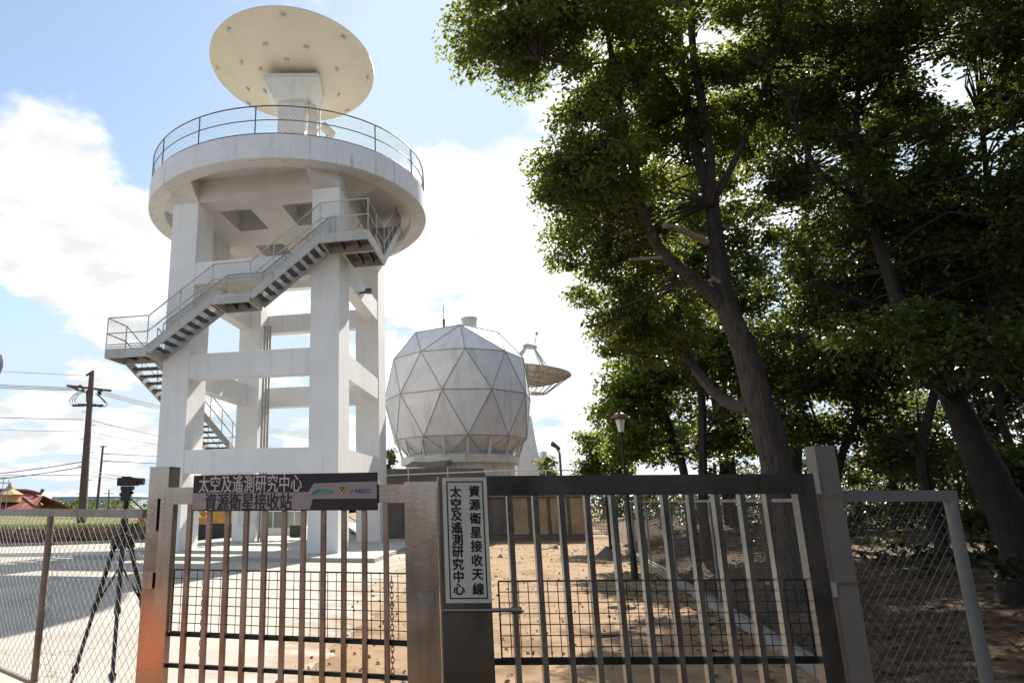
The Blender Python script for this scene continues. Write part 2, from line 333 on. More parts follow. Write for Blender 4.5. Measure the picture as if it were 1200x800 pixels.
def lattice(mb, to3, w, h, cell, r, n=3):
    """chain-link diamond lattice in a w x h rectangle; to3 maps (u, z) to a point"""
    def clip(u0, z0, u1, z1):
        t0, t1 = 0.0, 1.0; du, dz = u1 - u0, z1 - z0
        for p, q in ((-du, u0), (du, w - u0), (-dz, z0), (dz, h - z0)):
            if abs(p) < 1e-12:
                if q < 0: return None
            else:
                t = q / p
                if p < 0: t0 = max(t0, t)
                else: t1 = min(t1, t)
        return None if t0 >= t1 - 1e-4 else (u0 + du * t0, z0 + dz * t0, u0 + du * t1, z0 + dz * t1)
    k = -int(h / cell) - 1
    while k * cell < w:
        for sgn in (1, -1):
            c = clip(k * cell, 0, k * cell + h, h) if sgn > 0 else clip(k * cell, h, k * cell + h, 0)
            if c:
                m = max(1, int(abs(c[2] - c[0]) / 1.2))
                pts = [to3(c[0] + (c[2] - c[0]) * i / m, c[1] + (c[3] - c[1]) * i / m) for i in range(m + 1)]
                mb.tube(pts, r, n, cap=False)
        k += 1
    return mb
def text_mesh(body, size, width=None, bold=0.0, depth=.0012):
    c = bpy.data.curves.new('lettering', 'FONT'); c.body = body; c.size = size; c.extrude = depth
    c.align_x = 'CENTER'; c.align_y = 'CENTER'
    o = bpy.data.objects.new('lettering', c); COL.objects.link(o)
    dg = bpy.context.evaluated_depsgraph_get(); me = bpy.data.meshes.new_from_object(o.evaluated_get(dg))
    bpy.data.objects.remove(o); bpy.data.curves.remove(c)
    xs = [v.co.x for v in me.vertices]; ys = [v.co.y for v in me.vertices]
    cx, cy = (min(xs) + max(xs)) / 2, (min(ys) + max(ys)) / 2; k = (width / (max(xs) - min(xs))) if width else 1
    mb = MB()
    for q, (dx, dy) in enumerate(((0, 0), (1, .25), (-1, -.25), (.3, -1), (-.3, 1)) if bold else ((0, 0),)):    # heavier strokes: shifted copies, each a hair lower
        mb.add([((v.co.x - cx) * k + dx * bold, v.co.y - cy + dy * bold, v.co.z - .0003 * q) for v in me.vertices], [tuple(p.vertices) for p in me.polygons])
    bpy.data.meshes.remove(me)
    return mb
def stand(u, y, z):     # text lying in XY turned upright, facing -Y
    return Matrix.Translation(Vector((u, y, z))) @ Matrix.Rotation(pi / 2, 4, 'X')

# ------------------------------------------------------------------ the ground
g = MB(); g.add([(-1500, -300, 0), (1500, -300, 0), (1500, 2500, 0), (-1500, 2500, 0)], [(0, 1, 2, 3)]); struct(g, 'ground', 'dirt')
rg = random.Random(3)
edge = [(-.7, 5.2), (-.45, 8.2), (-.2, 9.6), (.15, 11.2), (.5, 13.0), (.9, 15.5), (1.4, 19.5), (1.9, 24), (2.2, 29)]
ee = []
for i in range(len(edge) - 1):
    for k in range(8):
        t = k / 8; ee.append((edge[i][0] * (1 - t) + edge[i + 1][0] * t + rg.uniform(-.10, .10), edge[i][1] * (1 - t) + edge[i + 1][1] * t))
ee.append(edge[-1])
yard = MB(); poly = [(-40, 5.2)] + ee + [(2.2, 60), (-40, 60)]
yard.add([(x, y, .004) for x, y in poly], [tuple(range(len(poly)))]); struct(yard, 'concrete_yard', 'yard')
rd = MB(); rd.add([(-80, -30, .004), (80, -30, .004), (80, -2.2, .004), (-80, -2.2, .004)], [(0, 1, 2, 3)]); struct(rd, 'road', 'asphalt')
# low bank under the trees, right of the kerb
KA, KB = np.array([3.32, 3.4]), np.array([8.5, 23.6]); KD = (KB - KA) / np.linalg.norm(KB - KA); KN = np.array([KD[1], -KD[0]])
def bank_h(t):
    return .02 + .75 * (1 - math.exp(-max(0, t - .2) / 3.0))
bk = MB(); nu, nv = 60, 24
for i in range(nu + 1):
    for j in range(nv + 1):
        t = (j / nv) ** 1.6 * 40; p = KA + KD * (-8 + 60 * i / nu) + KN * (t + .16)
        bk.v.append((p[0], p[1], bank_h(t) + (rg.uniform(-.03, .03) if j else -.05)))
for i in range(nu):
    for j in range(nv):
        a = i * (nv + 1) + j; bk.f.append((a, a + 1, a + nv + 2, a + nv + 1))
struct(bk, 'bank', 'mould')
def bank_z(x, y):
    t = (np.array([x, y]) - KA) @ KN - .16
    return bank_h(t) if t > 0 else 0.0
kb = MB()
for i in range(14):          # kerb stones laid end to end
    a = KA + KD * (1.5 * i - 1); b = KA + KD * (1.5 * i + .47); kb.beam((a[0], a[1], .05 + rg.uniform(-.008, .008)), (b[0], b[1], .05 + rg.uniform(-.008, .008)), .14, .14)
struct(kb, 'kerb', 'kerb')
kl = MB(); a = atz(-60, 652.5, .0); b = atz(185, 649.5, 0); kl.beam((a[0], a[1], .06), (b[0], b[1], .06), .22, .12); struct(kl, 'yard_kerb', 'white')
# raised field behind the sheet pile wall
WA, WB = atz(-250, 648, 0), atz(178, 634, 0)
fl = MB(); far = [(-400, 420), (40, 420)]
fl.add([(WA[0], WA[1] + .3, .62), (WB[0], WB[1] + .3, .62), (WB[0] + 1, 40, .62), (-13, 60, .62), (40, 420, .62), (-400, 420, .62)], [(0, 1, 2, 3, 4, 5)]); struct(fl, 'field', 'field')

# ------------------------------------------------------------------ antenna tower
TP = np.array([-1.088, 21.515, 0.0]); TYAW = -.2179; TW, TD = 6.38, 7.78
T_ = thing('antenna_tower', 'white concrete open-frame tower carrying a round railed platform', 'tower', (TP[0], TP[1], 0), TYAW)
# local frame: x from -TW (left) to 0 (right), y from 0 (front) to TD (back)
sb = MB(); sb.box(-TW - 1.6, 1.55, -1.75, TD + 1.5, 0, .12); sb.build('base_slab', 'slab', T_, local=True)
cw, cd, cb = 1.0, 1.33, 1.42
for (x0, x1, y0, y1) in ((-TW, -TW + cw, 0, cd), (-cw, 0, 0, cd), (-TW, -TW + cw, TD - cb, TD), (-cw, 0, TD - cb, TD)):
    MB().box(x0, x1, y0, y1, .12, 12.42).build('column', 'tower', T_, local=True)
i_ = .02
for (z0, z1) in ((2.62, 3.39), (5.82, 6.69), (9.25, 10.07)):
    MB().box(-TW + cw, -cw, i_, .5, z0, z1).build('beam', 'tower', T_, local=True)
    MB().box(-TW + cw, -cw, TD - .5, TD - i_, z0, z1).build('beam', 'tower', T_, local=True)
    MB().box(-TW + i_, -TW + .5, cd, TD - cb, z0, z1).build('beam', 'tower', T_, local=True)
    MB().box(-.5, -i_, cd, TD - cb, z0, z1).build('beam', 'tower', T_, local=True)
MB().box(-TW + cw, -cw, TD - .47, TD - .06, 11.35, 12.418).build('infill_wall', 'tower', T_, local=True)
MB().box(-TW + .1, -TW + .3, cd + .002, 4.3, 10.072, 12.418).build('infill_panel', 'dishgrey', T_, local=True)
CX, CY, RP = -3.2, 3.89, 5.66
dk = MB()
xs = [-TW, -5.0, -3.75, -2.5, -1.2, 0]; ys = [0, .95, 2.9, 4.5, 6.6, TD]
holes = {(1, 1), (3, 1), (1, 3), (3, 3)}
for i in range(5):
    for j in range(5):
        if (i, j) not in holes: dk.box(xs[i], xs[i + 1], ys[j], ys[j + 1], 12.42, 13.28)
dk.build('ceiling_slab', 'ceiling', T_, local=True)
MB().lathe([(0.0, 13.282), (RP - .25, 13.282), (RP - .25, 13.7), (0.0, 13.7)], 72, (CX, CY), closed=False).build('platform_slab', 'ceiling', T_, local=True)
MB().lathe([(RP - .02, 12.92), (RP, 12.94), (RP, 13.80), (RP - .03, 13.83), (RP - .2, 13.83), (RP - .2, 13.275), (RP - .62, 13.275), (RP - .62, 12.92)], 96, (CX, CY), closed=True).build('platform_rim', 'skirt', T_, local=True, smooth=True)
br = lambda: MB()
def bracket(dirx, diry, a0, a1):
    """wedge from the tower face outward to the rim, width a0..a1 along the face"""
    m = MB()
    if diry:
        face = 0 if diry < 0 else TD; pts = []
        for xx in (a0, a1):
            e = CY + diry * math.sqrt((RP - .55) ** 2 - (xx - CX) ** 2); pts.append((xx, e))
        m.hexa([(a0, face, 12.42), (a1, face, 12.42), (a1, pts[1][1], 12.93), (a0, pts[0][1], 12.93)], [(a0, face, 13.28), (a1, face, 13.28), (a1, pts[1][1], 13.28), (a0, pts[0][1], 13.28)])
    else:
        face = -TW if dirx < 0 else 0; pts = []
        for yy in (a0, a1):
            pts.append(CX + dirx * math.sqrt((RP - .55) ** 2 - (yy - CY) ** 2))
        m.hexa([(face, a0, 12.42), (face, a1, 12.42), (pts[1], a1, 12.93), (pts[0], a0, 12.93)], [(face, a0, 13.28), (face, a1, 13.28), (pts[1], a1, 13.28), (pts[0], a0, 13.28)])
    m.build('bracket', 'ceiling', T_, local=True)
for a0, a1 in ((-TW + .003, -TW + cw), (-cw, -.003)): bracket(0, -1, a0, a1)
for a0, a1 in ((-TW + 1.0, -TW + 1.6), (-1.6, -1.0)): bracket(0, 1, a0, a1)
for sx in (-1, 1):
    for a0, a1 in ((.003, cd), (TD - cb, TD - .003)): bracket(sx, 0, a0, a1)
rr = RP - .06
ra = MB()
for z in (13.87, 14.38, 14.92):
    m_ = 72; ra.tube([(CX + rr * cos(2 * pi * k / m_), CY + rr * sin(2 * pi * k / m_), z) for k in range(m_ + 1)], .024 if z > 14.6 else .018, 6, cap=False)
rail = ra.build('guard_rail', 'darksteel', T_, local=True)
for k in range(16):
    a = 2 * pi * (k + .3) / 16
    MB().tube([(CX + (rr + .01) * cos(a), CY + (rr + .01) * sin(a), 13.45), (CX + rr * cos(a), CY + rr * sin(a), 14.92)], .024, 6).build('post', 'darksteel', rail, local=True)
lm = MB(); lattice(lm, lambda u, z: (CX + rr * cos(u / rr), CY + rr * sin(u / rr), 13.87 + z), 2 * pi * rr, .98, .16, .003); lm.build('mesh', 'linkwire', rail, local=True)
pp = MB()
for k in range(3): pp.tube([(-5.12 + .13 * k, 6.2, .12), (-5.12 + .13 * k, 6.2, 9.3)], .05, 8)
pp.build('downpipe', 'galv', T_, local=True, smooth=True)
eb = MB(); eb.box(-6.05, -5.65, 6.2, 6.355, .75, 1.35); eb.build('meter_box', 'dishgrey', T_, local=True)
cd_ = MB()
for k in range(3): cd_.tube([(-5.0 + .1 * k, 6.28, .15), (-5.25 + .12 * k, 6.25, .8), (-5.15 + .1 * k, 6.27, 1.6), (-5.1 + .1 * k, 6.27, 2.6)], .05, 8)
cd_.build('conduit', 'dishgrey', T_, local=True, smooth=True)
fx = MB(); fx.tube([(.0, 2.95, 9.42), (.35, 2.95, 9.47)], .05, 8); fx.tube([(.35, 2.95, 9.4), (.35, 2.95, 9.56)], .14, 8); fx.build('floodlight', 'darksteel', T_, local=True)

# ------------------------------------------------------------------ steel staircase
ST = thing('steel_staircase', 'grey steel staircase with open treads zigzagging up the outside of the white tower', 'staircase', (TP[0], TP[1], 0), TYAW)
YO, YI = -1.25, -.12
Zl, Zm, Zu = 6.72, 8.34, 10.16
def landing(x0, x1, y0, y1, z, th=.30):
    m = MB()
    m.box(x0, x1, y0, y0 + .06, z - th, z + .02); m.box(x0, x1, y1 - .06, y1, z - th, z + .02)
    m.box(x0, x0 + .06, y0 + .061, y1 - .061, z - th, z + .02); m.box(x1 - .06, x1, y0 + .061, y1 - .061, z - th, z + .02)
    l = m.build('landing', 'stringer', ST, local=True)
    d = MB(); d.box(x0 + .061, x1 - .061, y0 + .061, y1 - .061, z - .05, z - .02)
    for k in (1, 2): xx = x0 + (x1 - x0) * k / 3; d.box(xx - .03, xx + .03, y0 + .062, y1 - .062, z - .2, z - .051)
    d.build('deck', 'tread', l, local=True)
landing(-7.85, -6.30, YO, YI, Zl); landing(-4.04, -2.70, YO, YI, Zm); landing(-.31, 1.32, YO, YI, Zu)
landing(.15, 1.32, YI + .004, 1.35, Zu)
landing(-7.85, -6.55, TD + .05, TD + 1.2, 3.62)
def flight(p0, p1, wdir, wid, n, th=.30):
    """p0,p1: outer stringer nosing ends; treads spread along wdir by wid"""
    p0, p1, wd = Vector(p0), Vector(p1), Vector(wdir)
    for o_ in (0.03, wid - .03):
        MB().beam(p0 + wd * o_ + Vector((0, 0, -th / 2 + .06)), p1 + wd * o_ + Vector((0, 0, -th / 2 + .06)), .05, th).build('stringer', 'stringer', ST, local=True)
    run = Vector((p1.x - p0.x, p1.y - p0.y, 0)); L = run.length; rd = run.normalized(); tr = L / n
    for k in range(n):
        c0 = p0 + (p1 - p0) * ((k + .5) / n) - Vector((0, 0, .06)); a = c0 + wd * .06; b = c0 + wd * (wid - .06)
        MB().beam(a, b, tr * .82, .05).build('tread', 'tread', ST, local=True)
flight((-6.30, YO, Zl), (-4.04, YO, Zm), (0, 1, 0), YI - YO, 8)
flight((-2.70, YO, Zm), (-.31, YO, Zu), (0, 1, 0), YI - YO, 9)
flight((1.32, 1.35, Zu), (1.32, 4.9, 12.9), (-1, 0, 0), 1.15, 13)
flight((-7.85, TD + .05, 3.62), (-7.85, YI + .02, Zl), (1, 0, 0), 1.2, 17)
flight((-6.55, TD + 1.2, 3.62), (-1.4, TD + 1.2, .12), (0, -1, 0), 1.1, 18)
def stair_rail(pts, hts=(.55, 1.1), post=True, mesh=True, m='stairrail'):
    r_ = MB()
    for h in hts: r_.tube([(x, y, z + h) for x, y, z in pts], .022, 6)
    ro = r_.build('handrail', m, ST, local=True)
    for i in range(len(pts) - 1):
        a, b = Vector(pts[i]), Vector(pts[i + 1]); k = max(1, round((b - a).length / 1.15))
        for q in range(k + (1 if i == len(pts) - 2 else 0)):
            p = a.lerp(b, q / k); MB().tube([(p.x, p.y, p.z - .18), (p.x, p.y, p.z + hts[-1])], .02, 6).build('baluster', m, ro, local=True)
    if mesh:
        mm = MB()
        for i in range(len(pts) - 1):
            a, b = Vector(pts[i]), Vector(pts[i + 1]); L = (b - a).length
            lattice(mm, lambda u, z: a.lerp(b, u / L) + Vector((0, 0, z + .03)), L, hts[-1] - .05, .13, .0035)
        mm.build('mesh', 'linkwire', ro, local=True)
e = .0
stair_rail([(-7.83, YI, Zl), (-7.83, YO, Zl), (-6.30, YO, Zl), (-4.04, YO, Zm), (-2.70, YO, Zm), (-.31, YO, Zu), (1.30, YO, Zu), (1.30, 1.35, Zu), (1.30, 4.9, 12.9)])
stair_rail([(-6.4, YI, Zl), (-4.04, YI, Zm), (-2.70, YI, Zm), (-.31, YI, Zu), (-.1, YI, Zu)], m='galv')
stair_rail([(.17, 1.35, Zu), (.17, 4.9, 12.9)], mesh=False)
stair_rail([(-7.83, YI, Zl), (-7.83, TD + .05, 3.62), (-7.83, TD + 1.18, 3.62), (-6.55, TD + 1.18, 3.62), (-1.4, TD + 1.18, .12)], mesh=False)
stair_rail([(-6.67, YI + .1, Zl - .1), (-6.67, TD, 3.62)], mesh=False)
for q in ((-4.0, -2.72, YI - .05, YI - .02, Zm + .05, Zm + .70), (-.28, .75, YI - .05, YI - .02, Zu + .05, Zu + .55), (1.2, 1.26, 0.1, 1.2, Zu + .04, Zu + .4)):
    MB().box(*q).build('toe_board', 'yellow', ST, local=True)
lk = MB()
for z in (.06, .14): lk.box(-7.85 + .06, -6.3, YO + .002, YO + .03, Zl + z, Zl + z + .03)
lk.build('toe_rail', 'stringer', ST, local=True)

# ------------------------------------------------------------------ dish antenna on the tower
CW = Matrix.Translation(Vector((TP[0], TP[1], 0))) @ Matrix.Rotation(TYAW, 4, 'Z') @ Vector((CX, CY, 0))
D_ = thing('dish_antenna', 'large cream dish antenna pointing steeply upward on top of the white tower', 'dish antenna', (CW.x, CW.y, 13.7), 0)
ped = MB(); ped.hexa([(-.62, -.62, 0), (.62, -.62, 0), (.62, .62, 0), (-.62, .62, 0)], [(-.55, -.55, 5.0), (.55, -.55, 5.0), (.55, .55, 5.0), (-.55, .55, 5.0)])
pd = ped.build('pedestal', 'dishgrey', D_, local=True)
lad = MB()
for xx in (-.2, .05): lad.tube([(xx, -.66, .1), (xx, -.62, 3.2)], .02, 6)
for k in range(10): lad.tube([(-.2, -.65, .25 + .3 * k), (.05, -.65, .25 + .3 * k)], .015, 5)
lad.build('ladder', 'darksteel', pd, local=True)
bx = MB(); bx.box(.65, 1.25, -.8, -.2, .9, 2.3); bx.box(.72, 1.15, -.75, -.25, 2.35, 3.3); bx.tube([(.9, -.5, 3.3), (.95, -.5, 4.0), (.85, -.3, 4.6)], .2, 10)
bx.tube([(1.3, -.5, 3.6), (1.7, -.3, 3.3), (1.45, -.2, 2.9)], .22, 10)
bx.build('drive_unit', 'dish', D_, local=True)
hub = MB(); hub.hexa([(-.75, -.75, 4.75), (.8, -.75, 4.75), (.8, .75, 4.75), (-.75, .75, 4.75)], [(-1.2, -1.05, 5.55), (1.25, -1.05, 5.55), (1.25, 1.05, 5.7), (-1.2, 1.05, 5.7)])
hub.hexa([(-1.2, -1.05, 5.55), (1.25, -1.05, 5.55), (1.25, 1.05, 5.7), (-1.2, 1.05, 5.7)], [(-1.1, -.95, 5.82), (1.15, -.95, 5.82), (1.15, .95, 5.95), (-1.1, .95, 5.95)])
hub.build('hub_housing', 'dishgrey', D_, local=True)
RD, DEP = 3.62, .72
prof = [(0.01, 0.0)] + [(RD * q / 14, DEP * (q / 14) ** 2) for q in range(1, 15)]
prof += [(RD + .04, DEP), (RD + .04, DEP + .06), (RD - .02, DEP + .06)] + [(RD * q / 14, DEP * (q / 14) ** 2 + .07) for q in range(13, -1, -1)]
DT = Matrix.Translation(Vector((-.15, .1, 6.02))) @ Matrix.Rotation(radians(5), 4, 'Y') @ Matrix.Rotation(radians(-4), 4, 'X')
dish = MB().lathe(prof, 72).build('reflector', 'dish', D_, local=True, smooth=True, T=DT)
for ring, n_ in ((.93, 8), (.62, 8), (.4, 6)):
    for k in range(n_):
        a = 2 * pi * (k + .5 * (ring < .7)) / n_; r = RD * ring; z = DEP * ring ** 2 - .03
        bt = MB(); bt.add([(r * cos(a) + dx * cos(a) - dy * sin(a), r * sin(a) + dx * sin(a) + dy * cos(a), z + dz) for dz in (-.06, .05) for dx, dy in ((-.035, -.11), (.035, -.11), (.035, .11), (-.035, .11))],
               [(3, 2, 1, 0), (4, 5, 6, 7), (0, 1, 5, 4), (1, 2, 6, 5), (2, 3, 7, 6), (3, 0, 4, 7)]); bt.build('lifting_lug', 'stringer', dish, local=True, T=DT)
fd = MB()
for k in range(4):
    a = 2 * pi * k / 4 + .4; fd.tube([(2.2 * cos(a), 2.2 * sin(a), .6), (.2 * cos(a), .2 * sin(a), 2.9)], .04, 6)
fd.tube([(0, 0, 2.7), (0, 0, 3.2)], .3, 12); fd.build('feed_support', 'dishgrey', D_, local=True, T=DT)

# ------------------------------------------------------------------ radome
RC = at(536, 468, 37.0); RR = 4.02
R_ = thing('radome', 'grey geodesic ball of triangular panels behind the white tower', 'radome', (RC[0], RC[1], 0), 0)
def zat(py, Y, px=536): return at(px, py, Y)[2]
rings = [(RR * .60, zat(381, 34.7), 5, 0), (RR * .93, zat(408.5, 33.4), 10, 0), (RR * 1.01, zat(455.5, 33.1), 10, .5), (RR * .91, zat(509, 33.4), 10, 0), (RR * .69, zat(531, 34.4), 10, .5)]
a00 = -pi / 2 + .0
RV = []
for r, z, n_, of in rings:
    RV.append([(r * cos(a00 + 2 * pi * (k + of) / n_), r * sin(a00 + 2 * pi * (k + of) / n_), z) for k in range(n_)])
apex = (0, 0, rings[0][1] + .45)
tris = []; 
def band(A, B):
    """triangulate between two rings by merging their angles"""
    A = sorted(A, key=lambda p: math.atan2(p[1], p[0])); B = sorted(B, key=lambda p: math.atan2(p[1], p[0]))
    out = []; i = j = 0; na, nb = len(A), len(B)
    an = lambda p, w: math.atan2(p[1], p[0]) + 2 * pi * w
    # start: pick nearest B to A[0]
    j0 = min(range(nb), key=lambda q: abs((an(B[q], 0) - an(A[0], 0) + pi) % (2 * pi) - pi)); B = B[j0:] + B[:j0]
    angA = [an(A[q % na], q // na) for q in range(na + 1)]
    base = an(B[0], 0); angB = [base]
    for q in range(1, nb + 1):
        x = an(B[q % nb], 0)
        while x < angB[-1] - 1e-6: x += 2 * pi
        if q == nb: x = base + 2 * pi
        angB.append(x)
    if angB[0] - angA[0] > pi: angB = [q - 2 * pi for q in angB]
    if angB[0] - angA[0] < -pi: angB = [q + 2 * pi for q in angB]
    while i < na or j < nb:
        if j >= nb or (i < na and angA[i + 1] <= angB[j + 1] + 1e-6 and (angA[i + 1] + angA[i]) <= (angB[min(j + 1, nb)] + angB[j]) + 1e-3):
            out.append((A[i % na], A[(i + 1) % na], B[j % nb])); i += 1
        elif i >= na or True:
            if j < nb: out.append((A[i % na], B[(j + 1) % nb], B[j % nb])); j += 1
    return out
for k in range(5): 
    t5 = sorted(RV[0], key=lambda p: math.atan2(p[1], p[0])); tris.append((apex, t5[k], t5[(k + 1) % 5]))
for q in range(4): tris += band(RV[q], RV[q + 1])
sh = MB()
for t in tris: sh.add(t, [(0, 1, 2)])
shell = sh.build('shell', 'radome', R_, local=True)
edges = set()
for t in tris:
    for a, b in ((0, 1), (1, 2), (2, 0)):
        p, q = tuple(np.round(t[a], 4)), tuple(np.round(t[b], 4)); edges.add((min(p, q), max(p, q)))
sm = MB()
for p, q in edges: sm.tube([p, q], .03, 5)
sm.build('seam', 'radome_seam', shell, local=True)
zb = rings[-1][1]
dm = MB(); dm.lathe([(RR * .73, 0), (RR * .73, zb - .5), (RR * .80, zb - .45), (RR * .80, zb - .1), (RR * .66, zb + .1)], 40); dm.build('base_wall', 'drum', R_, local=True)
for k in range(9):
    a = -pi / 2 + (k - 4) * .36; rb_ = MB(); rb_.beam((RR * .755 * cos(a), RR * .755 * sin(a), zb - .5), (RR * .86 * cos(a), RR * .86 * sin(a), zb + .75), .12, .1); rb_.build('strut', 'drum', R_, local=True)
a = -pi / 2 - .62; c, s_ = cos(a), sin(a)
def radial(r, t, z): return (r * c - t * s_, r * s_ + t * c, z)
dr = MB(); dr.hexa([radial(2.94, -.6, 0), radial(3.0, -.6, 0), radial(3.0, .6, 0), radial(2.94, .6, 0)], [radial(2.94, -.6, zb - .75), radial(3.0, -.6, zb - .75), radial(3.0, .6, zb - .75), radial(2.94, .6, zb - .75)])
dr.build('door', 'walldark', R_, local=True)
cn = MB(); cn.hexa([radial(2.9, -1.15, zb - .52), radial(3.7, -1.15, zb - .66), radial(3.7, 1.15, zb - .66), radial(2.9, 1.15, zb - .52)], [radial(2.9, -1.15, zb - .3), radial(3.7, -1.15, zb - .58), radial(3.7, 1.15, zb - .58), radial(2.9, 1.15, zb - .3)])
cn.build('canopy', 'walldark', R_, local=True)
ven = MB(); vz = apex[2]; ven.lathe([(.42, vz - .5), (.42, vz + .30), (.46, vz + .31), (.46, vz + .40), (.0, vz + .45)], 20, (.75, -.6)); ven.build('vent_cap', 'drum', R_, local=True, smooth=True)
mst = MB(); mst.tube([(-.7, -.8, vz - .3), (-.7, -.8, vz + 1.1)], .02, 5); mst.tube([(-.7, -.8, vz - .3), (-.7, -.8, vz + .3)], .07, 6); mst.build('lightning_rod', 'darksteel', R_, local=True)

# low block and wall in front of the radome
BY = 30.0
bx0, bx1 = at(452, 600, BY)[0], at(567, 600, BY)[0]; zt = at(510, 549, BY)[2]
LB = thing('low_building', 'low flat-roofed dark block in front of the geodesic ball', 'building', (bx0, BY, 0))
MB().box(bx0, bx1, BY, BY + 2.2, 0, zt - .75).build('wall', 'walldark', LB)
rf = MB(); rf.box(bx0 - .15, bx1 + .0, BY - .25, BY + 2.4, zt - .75, zt); rf.hexa([(bx1, BY - .25, zt - .75), (bx1 + .25, BY - .25, zt - .75), (bx1 + .25, BY + 2.4, zt - .75), (bx1, BY + 2.4, zt - .75)], [(bx1, BY - .25, zt), (bx1 + .02, BY - .25, zt), (bx1 + .02, BY + 2.4, zt), (bx1, BY + 2.4, zt)])
rf.build('roof', 'walldark', LB)
x1 = at(688, 620, 30.5)[0]; zw = at(620, 571, 30.2)[2]
PW = thing('panelled_wall', 'brown panelled wall with a dark coping at the end of the dirt path', 'wall', (bx1, 30.2, 0))
MB().box(bx1 + .26, x1, 30.25, 30.6, .22, zw - .42).build('backing', 'walldark', PW)
MB().box(bx1 + .26, x1 + .1, 30.1, 30.7, zw - .42, zw).build('coping', 'walldark', PW)
MB().box(bx1 + .26, x1 + .05, 30.15, 30.65, 0, .22).build('footing', 'walldark', PW)
npan = 5; pw = (x1 - bx1 - .3) / npan
for k in range(npan): MB().box(bx1 + .34 + k * pw + .06, bx1 + .30 + (k + 1) * pw - .06, 30.19, 30.248, .25, zw - .45).build('panel', 'wallbrown' if k else 'walldark', PW)
RL = thing('roof_railing', 'thin white pipe railing above the low dark block and brown wall', 'railing', (bx0, BY, zt))
rl = MB()
za = at(500, 557, BY)[2]; zb2 = at(640, 551, 30.4)[2]
rl.tube([(bx0 - .1, BY - .3, za), (bx1 + .4, BY - .3, za + .15)], .03, 5); rl.tube([(bx1 + .4, 30.4, zb2), (at(675, 600, 30.4)[0], 30.4, zb2)], .03, 5)
rl.build('rail', 'white', RL)
for px in (478, 524): MB().tube([(at(px, 560, BY)[0], BY - .29, zt - .7), (at(px, 560, BY)[0], BY - .29, za + .35)], .025, 5).build('post', 'white', RL)
for px in (569, 602, 640, 674): xx = at(px, 560, 30.4)[0]; MB().tube([(xx, 30.4, zw), (xx, 30.4, zb2 + .02)], .028, 5).build('post', 'white', RL)

# second dish beyond the radome
D2 = thing('mesh_dish_antenna', 'distant lattice-backed dish with a feed tripod, half hidden by the geodesic ball', 'dish antenna', (at(621, 500, 50)[0], 50, 0))
X2 = at(621, 500, 50)[0]
p2 = MB()
xa, xb, xt0, xt1 = at(604, 545, 49)[0], at(637, 545, 49)[0], at(600, 490, 49)[0], at(621, 490, 49)[0]; zt2 = at(620, 488, 49)[2]
p2.hexa([(xa, 48, 0), (xb, 48, 0), (xb, 51, 0), (xa, 51, 0)], [(xt0, 48.6, zt2), (xt1, 48.6, zt2), (xt1, 50.4, zt2), (xt0, 50.4, zt2)]); p2.box(xb - .3, at(637, 540, 48)[0] + .2, 47.8, 50, 0, at(630, 529, 48)[2])
p2.build('pedestal', 'dishgrey', D2)
r2, z2 = 3.15, at(625, 436, 50)[2]
DT2 = Matrix.Translation(Vector((X2, 50, z2 - 1.0))) @ Matrix.Rotation(radians(7), 4, 'Y') @ Matrix.Rotation(radians(2), 4, 'X')
pr2 = [(0.01, 0.0)] + [(r2 * q / 10, 1.05 * (q / 10) ** 2) for q in range(1, 11)] + [(r2 * q / 10, 1.05 * (q / 10) ** 2 + .03) for q in range(10, -1, -1)]
ref2 = MB().lathe(pr2, 48).build('reflector', mat('mesh_dish_surface', (.46, .44, .40), .7, var=.25, scale=3), D2, smooth=True, T=DT2)
bs = MB()
for k in range(24):
    a = 2 * pi * k / 24; bs.tube([(r2 * q / 5 * cos(a), r2 * q / 5 * sin(a), 1.05 * (q / 5) ** 2 - .06) for q in range(1, 6)], .035, 5)
for q in (2, 4, 6, 8, 10):
    bs.tube([(r2 * q / 10 * cos(2 * pi * k / 36), r2 * q / 10 * sin(2 * pi * k / 36), 1.05 * (q / 10) ** 2 - .07) for k in range(37)], .03, 5, cap=False)
for k in range(24):
    a = 2 * pi * k / 24; bs.tube([(r2 * .98 * cos(a), r2 * .98 * sin(a), .95), (r2 * .45 * cos(a), r2 * .45 * sin(a), -.55), (.4 * cos(a), .4 * sin(a), -.6)], .03, 5)
bs.build('rib', 'galv', D2, T=DT2)
zf = 3.0
f2 = MB()
for k in range(4):
    a = 2 * pi * k / 4 + .5; f2.tube([(r2 * .75 * cos(a), r2 * .75 * sin(a), .6), (.35 * cos(a), .35 * sin(a), zf)], .05, 5); f2.tube([(r2 * .75 * cos(a + .2), r2 * .75 * sin(a + .2), .6), (.35 * cos(a), .35 * sin(a), zf)], .04, 5)
f2.lathe([(.0, zf - .2), (.55, zf - .1), (.5, zf + .1), (.15, zf + .35), (0, zf + .4)], 16); f2.tube([(.3, 0, zf), (.45, 0, zf + 1.1)], .03, 5); f2.tube([(.44, 0, zf + 1.0), (.46, 0, zf + 1.2)], .12, 6)
f2.build('feed_support', 'galv', D2, T=DT2)

# ------------------------------------------------------------------ the gate
GS = 1.08
def frame_of(px, D, yaw):
    P = at(px, 600, D); P = np.array([P[0], P[1], 0.0]); n = (-sin(yaw), cos(yaw), 0)
    def uv(x, y):
        Q = onplane(x, y, P, n); return (Q[0] - P[0]) * cos(yaw) + (Q[1] - P[1]) * sin(yaw), Q[2]
    return P, uv
def U(uv, px, py): return uv(px, py)[0]
def Z(uv, px, py): return uv(px, py)[1]
def stile(mb, u0, u1, z0, z1, y0, y1): return mb.box(u0, u1, y0, y1, z0, z1)

